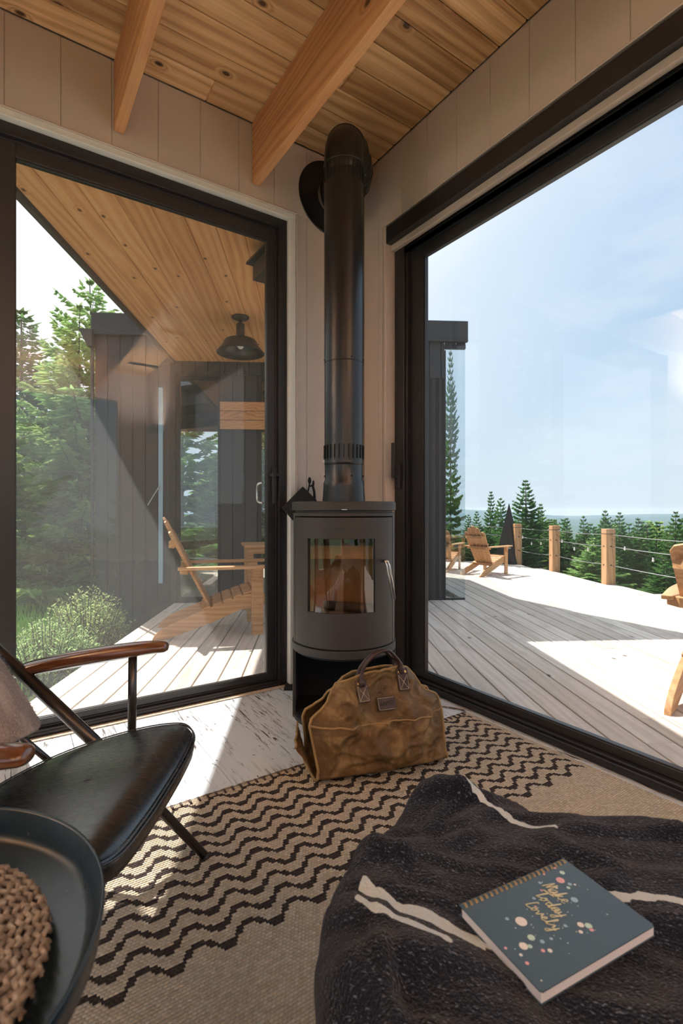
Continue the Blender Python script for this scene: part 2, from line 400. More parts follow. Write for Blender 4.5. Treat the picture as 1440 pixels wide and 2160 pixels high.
def canvas_mat():
    m, t, out = new_mat('waxed_canvas')
    tc_ = nd(t, 'ShaderNodeTexCoord').outputs['Object']
    n = nd(t, 'ShaderNodeTexNoise', {'Vector': tc_, 'Scale': 9.0, 'Detail': 7.0, 'Roughness': .62, 'Distortion': .8}).outputs[0]
    n2 = nd(t, 'ShaderNodeTexNoise', {'Vector': tc_, 'Scale': 500.0, 'Detail': 1.0}).outputs[0]
    col = ramp(t, n, [(.3, (.075,.040,.014)), (.52, (.145,.082,.030)), (.75, (.34,.225,.10))])
    pbsdf(t, out, Base_Color=col, Roughness=.52, Specular_IOR_Level=.3, Normal=bump(t, mt(t,'MULTIPLY_ADD',n2,.06,n), .7, .018)); return m
M['canvas'] = canvas_mat()
M['canvas_edge'] = simple('canvas_binding', (.30,.19,.075), .7, nscale=80, namt=.25, bmp=.2)
def leather_black():
    m, t, out = new_mat('black_leather')
    tc_ = nd(t, 'ShaderNodeTexCoord').outputs['Object']
    n = nd(t, 'ShaderNodeTexNoise', {'Vector': tc_, 'Scale': 7.0, 'Detail': 5.0, 'Roughness': .6}).outputs[0]
    v = nd(t, 'ShaderNodeTexVoronoi', {'Vector': tc_, 'Scale': 420.0}).outputs[0]
    mp = nd(t, 'ShaderNodeMapping', {0: tc_, 'Scale': (8, 60, 8)}).outputs[0]
    sc = nd(t, 'ShaderNodeTexNoise', {'Vector': mp, 'Scale': 3.0, 'Detail': 5.0}).outputs[0]
    pbsdf(t, out, Base_Color=(.012,.011,.012), Roughness=mt(t,'MULTIPLY_ADD',sc,.26,.13), Specular_IOR_Level=.7, Coat_Weight=.5, Coat_Roughness=.25,
          Normal=bump(t, mt(t,'MULTIPLY_ADD', v, .12, n), .25, .004)); return m
M['leather'] = leather_black()
def wool(name, base_, fleck, st=True):
    m, t, out = new_mat(name)
    tc_ = nd(t, 'ShaderNodeTexCoord').outputs['Object']
    n = nd(t, 'ShaderNodeTexNoise', {'Vector': tc_, 'Scale': 260.0, 'Detail': 3.0}).outputs[0]
    f2 = nd(t, 'ShaderNodeTexNoise', {'Vector': nd(t, 'ShaderNodeMapping', {0: tc_, 'Rotation': (0,0,.4), 'Scale': (170, 420, 260)}).outputs[0], 'Scale': 1.0, 'Detail': 2.0}).outputs[0]
    lg = nd(t, 'ShaderNodeTexNoise', {'Vector': nd(t, 'ShaderNodeMapping', {0: tc_, 'Scale': (6, 30, 10)}).outputs[0], 'Scale': 1.0, 'Detail': 4.0}).outputs[0]
    c = mix(t, n, tuple(x*.6 for x in base_), tuple(x*1.7 for x in base_))
    c = mix(t, mt(t,'MULTIPLY',ramp(t, lg, [(.45,0.0),(.75,1.0)]),.45), c, tuple(x*3.0 for x in base_))
    c = mix(t, mt(t,'MULTIPLY',ramp(t, f2, [(.60,0.0),(.72,1.0)]), .50), c, fleck)
    if st:
        s1 = nd(t, 'ShaderNodeAttribute', attribute_name='stripe').outputs['Fac']
        s1 = mt(t, 'MULTIPLY_ADD', n, .25, mt(t, 'SUBTRACT', s1, .125))
        c = mix(t, ramp(t, s1, [(.45,0.0),(.55,1.0)]), c, (.62,.68,.68))
    pbsdf(t, out, Base_Color=c, Roughness=.95, Sheen_Weight=.15, Sheen_Roughness=.5, Specular_IOR_Level=.1, Normal=bump(t, n, .9, .006)); return m
M['wool'] = wool('charcoal_wool', (.006,.008,.015), (.30,.36,.46))
M['wool2'] = wool('oatmeal_wool', (.27,.23,.21), (.75,.71,.66))
def rope_mat():
    m, t, out = new_mat('seagrass')
    tc_ = nd(t, 'ShaderNodeTexCoord').outputs['Object']
    n = nd(t, 'ShaderNodeTexNoise', {'Vector': tc_, 'Scale': 60.0, 'Detail': 4.0}).outputs[0]
    col = ramp(t, n, [(.3, (.07,.048,.034)), (.5, (.24,.185,.135)), (.72, (.48,.41,.33))])
    pbsdf(t, out, Base_Color=col, Roughness=.8, Normal=bump(t, n, .6, .006)); return m
M['seagrass'] = rope_mat()

# ================================================================ THE SETTING
XB, YA, HC = 1.95, 2.66, 3.24         # face of the right wall, face of the left window wall, ceiling height
XL, YR = -2.6, -3.2
rng = random.Random(7)

def plank_run(mb, lo, hi, wd, gap, fn):
    x = lo
    while x < hi - 1e-6:
        fn(x + gap/2, min(x + wd, hi) - gap/2); x += wd

# floor planks run along Y
mb = MB(); x = .96 - .235*16
while x < XB + .12:
    y0 = YR
    cuts = sorted([rng.uniform(-2.6, 2.2) for _ in range(2)])
    for y1 in cuts + [YA + .10]:
        if y1 - y0 > .3:
            mb.box((x+.0008, y0+.0008, -.03), (x+.2342, y1-.0008, 0)); y0 = y1
    x += .235
fl = mb.build('floor', M['floor'], bevel=.0015, seg=1); tag(fl, kind='structure')
mb = MB(); mb.box((XL-.2, YR-.2, -.3), (XB+.2, YA+.2, -.032)); tag(mb.build('trim_1', M['pitch']), kind='structure')

# ceiling boards run along X
mb = MB(); y = YA - .155*38 + .0
while y < YA - .001:
    cuts = sorted([rng.uniform(-1.6, 1.6) for _ in range(2)]); x0 = XL
    for x1 in cuts + [XB]:
        if x1 - x0 > .5:
            mb.box((x0, y+.0018, HC), (x1-.0006, y+.1532, HC+.02)); x0 = x1
    y += .155
tag(mb.build('ceiling', M['cedar_ceiling'], bevel=.0055, seg=1), kind='structure')
mb = MB(); mb.box((XL-.2, YR-.2, HC+.022), (XB+.16, YA+.17, HC+.26)); tag(mb.build('roof', M['pitch']), kind='structure')

# walls clad in wide vertical boards
def wall_boards(name, axis, face, edges, zr, out):
    """edges: list of positions of the grooves; zr(a,b)-> list of z ranges of the board between them"""
    mb = MB()
    for a, b in zip(edges[:-1], edges[1:]):
        for z0, z1, a2, b2 in zr(a, b):
            g = .0004
            if axis == 'x': mb.box((a2 + g, face, z0), (b2 - g, face + .014, z1))
            else: mb.box((face, a2 + g, z0), (face + .014, b2 - g, z1))
    o = mb.build(name, M['wall'], bevel=.0030, seg=1); return tag(o, kind='structure')
def zr_left(a, b):
    if a >= 1.45: return [(0, HC, a, b)]
    r = [(2.822, HC, a, min(b, 1.46))]
    if b > 1.452: r = [(2.822, HC, a, b), (0, 2.822, 1.452, b)]
    return r
ex = [XL] + [round(1.522 + .2178*k, 4) for k in range(-18, 2)] + [XB]
wall_boards('wall_left', 'x', YA, ex, zr_left, 1)
def zr_right(a, b):
    if a >= 2.465: return [(0, HC, a, b)]
    if b > 2.465: return [(2.803, HC, a, b), (0, 2.803, 2.466, b)]
    if b > -1.25: return [(2.803, HC, a, b)]
    return [(0, HC, a, b)]
ey = [YR] + [round(2.505 - .2187*k, 4) for k in range(25, -1, -1)] + [YA]
wall_boards('wall_right', 'y', XB, ey, zr_right, 1)
# the wall cores behind the boards, with the window openings
mb = MB()
mb.box((XL-.16, YA+.0145, 2.822), (XB+.15, YA+.15, HC+.02)); mb.box((1.45, YA+.0145, -.03), (XB+.15, YA+.15, 2.822))
mb.box((XL-.16, YA+.0145, -.03), (-2.0, YA+.15, 2.822))
tag(mb.build('wall_core_left', M['wall']), kind='structure')
mb = MB()
mb.box((XB+.0145, YR, 2.803), (XB+.15, YA+.0145, HC+.02)); mb.box((XB+.0145, 2.466, -.03), (XB+.15, YA+.0145, 2.803)); mb.box((XB+.0145, YR, -.03), (XB+.15, -1.3, 2.803))
tag(mb.build('wall_core_right', M['wall']), kind='structure')
mb = MB(); mb.box((XL, YR-.12, 0), (XB, YR, .5)); mb.box((XL, YR-.12, 2.8), (XB, YR, HC)); mb.box((XL, YR-.12, .5), (-2.2, YR, 2.8)); mb.box((1.5, YR-.12, .5), (XB, YR, 2.8)); tag(mb.build('wall_back', M['wall']), kind='structure')  # wide opening added out of view to let in more daylight
mb = MB(); mb.box((XL-.12, YR, 0), (XL, YA, .3)); mb.box((XL-.12, YR, 2.8), (XL, YA, HC)); mb.box((XL-.12, YR, .3), (XL, -2.8, 2.8)); mb.box((XL-.12, 2.3, .3), (XL, YA, 2.8)); tag(mb.build('wall_far_left', M['wall']), kind='structure')  # unseen wall, its large gap added to brighten the room

# trims: bead around the openings, white reveals
def ring_beads(mb, pts, r): mb.tube(pts, r, 8)
mb = MB(); mb.tube([(-2.0, YA-.002, 2.818), (1.452, YA-.002, 2.818), (1.452, YA-.002, 0.0)], .0055, 8); tag(mb.build('trim_2', M['wall']), kind='structure')
mb = MB(); mb.box((-2.0, YA+.002, 2.783), (1.449, YA+.10, 2.816)); mb.box((1.410, YA+.002, 0), (1.449, YA+.10, 2.783)); tag(mb.build('trim_3', M['trimw'], bevel=.003), kind='structure')
mb = MB(); mb.tube([(XB-.002, -1.3, 2.80), (XB-.002, 2.463, 2.80), (XB-.002, 2.463, 0.0)], .005, 8); tag(mb.build('trim_4', M['wall']), kind='structure')
mb = MB(); mb.box((XB+.002, 2.436, 0), (XB+.10, 2.462, 2.798)); mb.box((XB+.075, -1.3, 2.70), (XB+.10, 2.436, 2.798)); mb.box((XB+.045, -1.3, 2.655), (XB+.075, 2.436, 2.70)); tag(mb.build('trim_5', M['wall'], bevel=.002), kind='structure')
# bare wood strip under the left window
mb = MB(); mb.box((-1.98, YA+.002, 0.0005), (1.409, YA+.036, .006)); tag(mb.build('trim_6', M['pale_wood'], bevel=.002), kind='structure')

# ---- left window
w1 = thing('window_1', (0, YA, 0), 0, kind='structure')
def rect_frame(mb, x0, x1, z0, z1, wl, wr, wt, wb, y0, y1):
    mb.box((x0, y0, z0), (x0+wl, y1, z1)); mb.box((x1-wr, y0, z0), (x1, y1, z1))
    mb.box((x0+wl, y0, z1-wt), (x1-wr, y1, z1)); mb.box((x0+wl, y0, z0), (x1-wr, y1, z0+wb))
mb = MB(); rect_frame(mb, -2.0, 1.405, .004, 2.782, .05, .05, .055, .032, .04, .14)
rect_frame(mb, -1.95, 1.355, .036, 2.727, .012, .012, .012, .010, .06, .14)
mb.box((-1.95, .036, .012), (1.355, .040, .026))
mb.build('window_frame', M['black'], w1, bevel=.0025)
mb = MB(); rect_frame(mb, -.095, 1.353, .046, 2.722, .135, .062, .070, .030, .066, .105)
rect_frame(mb, .035, 1.296, .070, 2.657, .008, .008, .014, .010, .072, .098)
mb.build('window_sash', M['sill'], w1, bevel=.002)
mb = MB(); rect_frame(mb, -1.93, -.10, .046, 2.722, .06, .05, .070, .030, .100, .135); mb.build('fixed_sash', M['sill'], w1, bevel=.002)
mb = MB(); mb.quad([(.042,.086,.079),(1.289,.086,.079),(1.289,.086,2.645),(.042,.086,2.645)]); mb.build('glass_pane', M['glass'], w1)
mb = MB(); mb.quad([(-1.87,.12,.076),(-.15,.12,.076),(-.15,.12,2.652),(-1.87,.12,2.652)]); mb.build('glass_pane', M['glass'], w1)
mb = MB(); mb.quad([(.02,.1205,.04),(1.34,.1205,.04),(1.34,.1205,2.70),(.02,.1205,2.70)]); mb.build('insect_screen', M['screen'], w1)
mb = MB(); mb.box((1.318, .052, 1.12), (1.345, .066, 1.30)); mb.box((1.300, .005, 1.245), (1.345, .055, 1.262)); mb.box((1.297, .0, 1.085), (1.315, .014, 1.262)); tag(mb.build('window_handle', M['black'], w1, bevel=.002), 'black lever handle on the left sash')
mb = MB(); mb.tube(cr([(1.275, .10, 1.09), (1.262, .14, 1.10), (1.262, .15, 1.15), (1.262, .14, 1.20), (1.275, .10, 1.21)], 6), .006, 8); tag(mb.build('pull_handle', M['steel'], w1), 'outside pull handle')

# ---- right window
w2 = thing('window_2', (XB, 0, 0), 0, kind='structure')
def rect_frame_y(mb, y0, y1, z0, z1, wl, wr, wt, wb, x0, x1):
    mb.box((x0, y0, z0), (x1, y0+wl, z1)); mb.box((x0, y1-wr, z0), (x1, y1, z1))
    mb.box((x0, y0+wl, z1-wt), (x1, y1-wr, z1)); mb.box((x0, y0+wl, z0), (x1, y1-wr, z0+wb))
mb = MB(); rect_frame_y(mb, -1.3, 2.434, .004, 2.70, .05, .085, .045, .030, .072, .17)
rect_frame_y(mb, -1.25, 2.349, .034, 2.655, .02, .012, .02, .012, .088, .15)
mb.build('window_frame', M['black'], w2, bevel=.0025)
mb = MB()
for k in range(3): mb.box((.080, -1.25, 2.615 - k*.0), (.086 + 0*k, 2.349, 2.640)); 
mb.box((.095, -1.25, 2.628), (.100, 2.35, 2.640)); mb.box((.110, -1.25, 2.628), (.114, 2.35, 2.640))
tag(mb.build('blind_track', M['cable'], w2), 'grey aluminium track strips')
mb = MB(); rect_frame_y(mb, -1.24, 2.335, .048, 2.625, .07, .108, .062, .036, .118, .158)
rect_frame_y(mb, -1.17, 2.232, .080, 2.570, .012, .014, .012, .010, .124, .152)
mb.build('window_sash', M['sill'], w2, bevel=.002)
mb = MB(); mb.box((.121, 2.336, .05), (.131, 2.347, 2.61)); tag(mb.build('weather_strip', M['steel'], w2), 'shiny strip beside the sash')
mb = MB(); mb.quad([(.138,-1.17,.082),(.138,2.226,.082),(.138,2.226,2.566),(.138,-1.17,2.566)]); mb.build('glass_pane', M['glass'], w2)
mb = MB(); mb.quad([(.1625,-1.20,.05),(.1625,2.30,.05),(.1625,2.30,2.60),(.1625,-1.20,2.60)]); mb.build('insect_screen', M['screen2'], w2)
mb = MB(); mb.box((.055, 2.372, 1.18), (.075, 2.398, 1.33)); mb.box((.018, 2.380, 1.245), (.060, 2.395, 1.262)); mb.box((.012, 2.380, 1.245), (.026, 2.396, 1.458)); tag(mb.build('window_handle', M['black'], w2, bevel=.002), 'black lever handle on the right sash')
# roller blind cassette with its bead chains
rb = thing('roller_blind', (XB, .6, 2.74), 0, 'long black roller blind cassette above the right hand window', 'roller blind')
mb = MB(); mb.box((.006, -1.88, -.05), (.070, 1.855, .052)); mb.build('cassette', M['black'], rb, bevel=.004)
for dx in (.022, .046):
    mb = MB()
    zt, zb = -.05, -1.70
    k = int((zt-zb)/.009)
    for i in range(k):
        mb.ball((dx, 1.846, zt - i*.009), .0026, 6)
    mb.tube([(dx, 1.846, zt), (dx, 1.846, zb)], .0011, 6)
    if dx > .04: mb.tube([(dx, 1.846, zt-.12), (dx, 1.846, zt-.15)], .006, 8)
    tag(mb.build('bead_chain', M['pitch'], rb), None)

# ceiling beams
for i, (x, lab) in enumerate(((.442, 'slim fir ceiling beam nearer the left edge of the room'), (1.163, 'thick looking fir ceiling beam next to the stove pipe'), (-.28, 'fir ceiling beam above the armchair'), (-1.0, 'fir ceiling beam farthest from the stove pipe'))):
    bm_ = MB(); bm_.box((-.0225, -5.82/2, -.345/2), (.0225, 5.82/2, .345/2))
    o = bm_.build('ceiling_beam', M['beam'], bevel=.003); o.location = (x+.0225, YA-.004-5.82/2, HC-.002-.345/2)
    tag(o, lab, 'beam', 'ceiling beams')

# ---- added fill lamps brightening the room, unseen behind the camera, open at the top
M['fillglow'], t_, o_ = new_mat('fill_glow')
nd_ = nd(t_, 'ShaderNodeEmission', {0: (1.0, .76, .52, 1), 1: 3.0}); t_.links.new(nd_.outputs[0], o_.inputs[0])
for i, (x, y, rz, lab) in enumerate(((XB-.02, -2.3, 90, 'added fill lamp in a black trough on the right hand wall'), (.3, YR+.02, 0, 'added fill lamp in a black trough in the middle of the back wall'), (-1.9, YR+.02, 0, 'added fill lamp in a black trough at the left of the back wall'), (XL+.02, 2.45, -90, 'added fill lamp in a black trough on the far left wall'))):
    p = thing('fill_lamp', (x, y, 2.25), R(rz), lab, 'added fill lamp', 'added fill lamps')
    mb = MB(); mb.box((-.16, .0, -.05), (.16, .14, -.045)); mb.box((-.16, .135, -.045), (.16, .14, .05)); mb.box((-.16, 0, -.045), (-.155, .135, .05)); mb.box((.155, 0, -.045), (.16, .135, .05)); mb.build('trough', M['black'], p)
    mb = MB(); mb.tube([(-.13, .07, -.02), (.13, .07, -.02)], .012, 8); mb.build('fill_tube', M['fillglow'], p)
    L = bpy.data.objects.new('lamp_light', bpy.data.lights.new('lamp_light', 'AREA')); COL.objects.link(L); L.parent = p
    L.data.shape = 'RECTANGLE'; L.data.size = .28; L.data.size_y = .11; L.data.energy = FILL_LAMP; L.data.color = (1.0, .94, .89); L.location = (0, .07, .0); L.rotation_euler = (R(180-25), 0, 0)

# ================================================================ OUTSIDE
ZD = -.03
UA, UB = -1.575, 1.857
def deck_v0(u):
    return max((2.83 + .503*u)/.864, (2.14 - .864*u)/.503) if u > .40 else (2.83 + .503*u)/.864
def deck_edge_u(v):
    pts = [(-3, 5.4), (2.5, 4.9), (6.0, 4.5), (7.07, 4.31), (8.6, 4.24), (9.9, 4.06), (10.6, 3.9)]
    for (a, ua), (b, ub) in zip(pts[:-1], pts[1:]):
        if v <= b: return ua + (ub-ua)*(v-a)/(b-a)
    return pts[-1][1]
mb = MB(); u = UA; bw = .142
M4 = Matrix.Rotation(UZ, 4, 'Z')
while u < 5.4:
    um = u + bw/2
    v0 = deck_v0(u + .004) + .0
    if u > .44: v0 = max((2.14 - .864*u)/.503, -3)
    v0 = max(v0, -3)
    if um < UB + .02: v1 = 5.94
    else:
        v1 = 10.35
        while v1 > v0 and deck_edge_u(v1) < um: v1 -= .05
    if v1 > v0 + .1:
        cuts = sorted([rng.uniform(v0, v1) for _ in range(max(0, int((v1-v0)/2.6)))]); a = v0
        # mitred near end so that each board follows the wall
        for b in cuts + [v1]:
            if b - a < .5 and b != v1: continue
            if a == v0:
                va, vb = (deck_v0(u), deck_v0(u+bw-.009)) if u < .40 else (v0, max((2.14 - .864*(u+bw))/.503, -3))
                mb.prism([UV(u, va)[:2], UV(u+bw-.009, vb)[:2], UV(u+bw-.009, b-.0015)[:2], UV(u, b-.0015)[:2]], ZD-.03, ZD)
            else:
                mb.prism([UV(u, a)[:2], UV(u+bw-.009, a)[:2], UV(u+bw-.009, b-.0015)[:2], UV(u, b-.0015)[:2]], ZD-.03, ZD)
            a = b
    u += bw
# store the boards in axes of their own so that the grain follows them
inv = M4.inverted(); mb.v = [inv @ p for p in mb.v]
dk = mb.build('deck', M['deck'], bevel=.003, seg=1); dk.rotation_euler = (0,0,UZ); tag(dk, kind='structure')
# joists and rim under the boards
mb = MB()
for v in [2.6+.6*k for k in range(6)]: mb.bar(UV(-1.53, v, -.13), UV(.3, v, -.13), .05, .13)
for v in [3.8+.6*k for k in range(11)]: mb.bar(UV(1.95 if v > 5.8 else .6, v, -.13), UV(deck_edge_u(v)-.1, v, -.13), .05, .13)
tag(mb.build('trim_7', M['cladding']), kind='structure')

# soffit over the left part of the deck, boards parallel to the deck's
ZS = 2.77
def soff_v0(u): return (2.82 + .503*u)/.864
mb = MB(); u = -1.565; inv = M4.inverted()
while u < .40:
    u1 = min(u + .165, .42)
    a = [UV(u+.0012, soff_v0(u)), UV(u1-.0012, soff_v0(u1)), UV(u1-.0012, 5.94), UV(u+.0012, 5.94)]
    mb.prism([p[:2] for p in a], ZS, ZS+.018); u += .165
mb.v = [inv @ p for p in mb.v]
sf = mb.build('ceiling_porch', M['cedar_soffit'], bevel=.003, seg=1); sf.rotation_euler = (0,0,UZ); tag(sf, kind='structure')
mb = MB()
mb.prism([p[:2] for p in (UV(-1.60, soff_v0(-1.6)), UV(.43, soff_v0(.43)), UV(.43, 5.94), UV(-1.60, 5.94))], ZS+.02, ZS+.24)
mb.prism([p[:2] for p in (UV(-1.60, soff_v0(-1.6)), UV(-1.567, soff_v0(-1.567)), UV(-1.567, 5.94), UV(-1.60, 5.94))], ZS-.03, ZS+.24)
mb.box((-2.8, YA+.16, 2.92), (.02, 3.50, 3.10))
tag(mb.build('roof_porch', M['cladding']), kind='structure')

# the dark wing
wing = thing('wing_building', UV(-.3, 5.95, -.5), UZ, 'dark board clad wing of the cabin with tall glass panes', 'building')
ZT, Z0 = 3.26, -.5
# local: x = u + .3, y = v - 5.95, z = world + .5
def wl(u, v, z): return (u + .3, v - 5.95, z + .5)
mb = MB()
def clad(mb, u0, u1, z0, z1, v=5.95):
    u = u0
    while u < u1 - .01:
        ub = min(u + .142, u1)
        mb.box(wl(u+.003, v, z0), wl(ub-.003, v+.02, z1)); u += .142
clad(mb, -2.471, -1.62, Z0, 3.06); clad(mb, -1.62, -1.0, 2.62, 3.06); clad(mb, -1.0, 1.60, 2.62, 3.06)
clad(mb, -1.05, -.62, -.03, 2.62); clad(mb, -.16, 1.60, -.03, 2.62); clad(mb, 1.60, 1.857, 3.02, 3.06); clad(mb, 1.05, 1.6, -.06, 2.62)
mb.box(wl(-2.45, 5.972, Z0), wl(-1.60, 6.05, 3.1)); mb.box(wl(-1.60, 5.972, 2.62), wl(1.58, 6.05, 3.1)); mb.box(wl(-1.05, 5.972, -.03), wl(-.62, 6.05, 2.62)); mb.box(wl(-.16, 5.972, -.03), wl(1.58, 6.05, 2.62))
mb.box(wl(-1.62, 5.972, Z0), wl(1.87, 6.05, -.035))
mb.build('cladding', M['cladding'], wing, bevel=.004, seg=1)
mb = MB(); mb.box(wl(-2.50, 5.915, 3.06), wl(1.875, 5.99, 3.30)); mb.box(wl(-2.485, 5.90, 3.05), wl(1.872, 5.95, 3.075)); mb.build('fascia', M['cladding'], wing, bevel=.004)
mb = MB(); poly = [(-2.48, 5.99), (1.86, 5.99), (1.31, 7.1), (.99, 7.9), (.95, 9.5), (-2.48, 9.5)]
mb.prism([(a+.3, b-5.95) for a, b in poly], 3.26+.5, 3.29+.5); mb.build('roof', M['cladding'], wing)
mb = MB()
for (a, b) in zip(poly[2:-2], poly[3:-1]): 
    mb.bar(wl(a[0], a[1], 1.4), wl(b[0], b[1], 1.4), .05, 3.8)
mb.bar(wl(.95, 9.5, 2.9), wl(-2.4, 9.5, 2.9), .05, .8)
mb.build('rear_wall', M['cladding'], wing)
mb = MB(); mb.bar(wl(-2.45, 6.06, 1.4), wl(-2.45, 9.45, 1.4), .05, 3.8); mb.build('side_wall', M['cladding'], wing)
mb = MB(); mb.prism([(a+.3, b-5.95) for a, b in [(-2.4, 6.06), (1.75, 6.06), (1.25, 7.1), (.94, 7.9), (.9, 9.4), (-2.4, 9.4)]], -.06+.5, -.03+.5); mb.build('inner_floor', M['pale_wood'], wing)
# tall panes of the wing
for (u0, u1, zt) in ((-1.56, -1.05, 2.60), (-.62, -.16, 2.60)):
    mb = MB(); mb.box(wl(u0, 5.955, -.03), wl(u0+.045, 6.01, zt)); mb.box(wl(u1-.03, 5.955, -.03), wl(u1, 6.01, zt)); mb.box(wl(u0+.045, 5.955, zt-.05), wl(u1-.03, 6.01, zt)); mb.box(wl(u0+.045, 5.955, -.03), wl(u1-.03, 6.01, .03))
    f = mb.build('pane_frame', M['black'], wing, bevel=.003)
    mb = MB(); mb.quad([wl(u0+.04,5.978,.02), wl(u1-.025,5.978,.02), wl(u1-.025,5.978,zt-.04), wl(u0+.04,5.978,zt-.04)]); mb.build('glass', M['wing_glass'], f)
mb = MB(); mb.prism([(1.60+.3, -.03+.5), (1.615+.3, -.03+.5), (1.615+.3, 2.96+.5), (1.60+.3, 2.96+.5)], .0, .05, 'y'); mb.box(wl(1.60, 5.95, 2.98), wl(1.857, 6.0, 3.03)); mb.box(wl(1.60, 5.95, -.06), wl(1.85, 6.0, -.01))
f = mb.build('pane_frame', M['black'], wing, bevel=.002)
mb = MB(); mb.quad([wl(1.612,5.963,-.01), wl(1.853,5.963,-.01), wl(1.853,5.963,2.98), wl(1.612,5.963,2.98)]); mb.build('glass', M['wing_glass'], f)
mb = MB(); mb.box(wl(-1.75, 5.925, .2), wl(-1.70, 5.949, 2.46)); tag(mb.build('door_edge', M['bluep'], wing, bevel=.003), 'pale grey green door edge strip')
mb = MB(); mb.bar(wl(-1.86, 5.90, 1.10), wl(-1.73, 5.92, 1.33), .02, .012); tag(mb.build('door_lever', M['ceramic'], wing, bevel=.002), 'pale door lever')
mb = MB(); mb.box(wl(-1.62, 5.93, -.03), wl(-1.56, 5.949, 2.62)); mb.build('door_jamb', M['black'], wing, bevel=.003)
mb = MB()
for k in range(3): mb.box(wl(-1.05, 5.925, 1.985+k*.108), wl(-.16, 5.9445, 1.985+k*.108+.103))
tag(mb.build('reflection_band', M['beam'], wing, bevel=.003), 'orange brown band of three boards imitating a reflection in the window')  # boards stand in for the beam's orange reflection in the window glass
mb = MB(); mb.prism([(-2.62+.3, 3.10+.5), (-2.47+.3, 3.10+.5), (-2.47+.3, 2.90+.5), (-2.52+.3, 2.90+.5)], -.08, .02, 'y'); mb.tube([wl(-2.49, 5.93, 2.9), wl(-2.49, 5.93, -.4)], .02, 8); mb.build('gutter', M['sill'], wing, bevel=.002)

# barn lamp under the soffit
P = RT((507-720)/1064*4.5, 4.5, ZS)
bl = thing('barn_lamp', P, UZ, 'black enamel barn lamp hanging under the cedar soffit', 'lamp')
mb = MB(); mb.lathe([(0,0),(.075,0),(.075,-.012),(.05,-.03),(.012,-.034),(0,-.034)], 28); mb.build('ceiling_plate', M['flue'], bl)
mb = MB(); mb.lathe([(.012,-.03),(.012,-.055),(.03,-.06),(.038,-.07),(.038,-.17),(.044,-.18),(0,-.18)], 24); mb.build('neck', M['flue'], bl)
mb = MB(); mb.lathe([(.04,-.175),(.06,-.182),(.135,-.212),(.150,-.232),(.162,-.262),(.205,-.315),(.212,-.326),(.208,-.328),(.158,-.270),(.145,-.238),(.13,-.218),(.05,-.19)], 40); mb.build('shade', M['flue'], bl)
mb = MB(); mb.ball((0,0,-.245), .033, 14, (1,1,1.35)); mb.tube([(0,0,-.20),(0,0,-.175)], .018, 12); mb.build('bulb', M['bulb'], bl)

# vent hood on the outside of the left window wall
vh = thing('vent_hood', (1.60, 2.812, 2.60), 0, 'grey metal vent hood with dark lid outside the left window', 'vent hood')
mb = MB(); mb.box((-.25, .0, -.05), (.2, .26, .06)); mb.build('hood_body', M['ceramic'] if False else M['sill'], vh, bevel=.003)
mb = MB(); mb.prism([(-.28, .065), (-.28, .08), (.22, .13), (.22, .065)], .0, .30, 'y'); mb.build('lid', M['black'], vh)

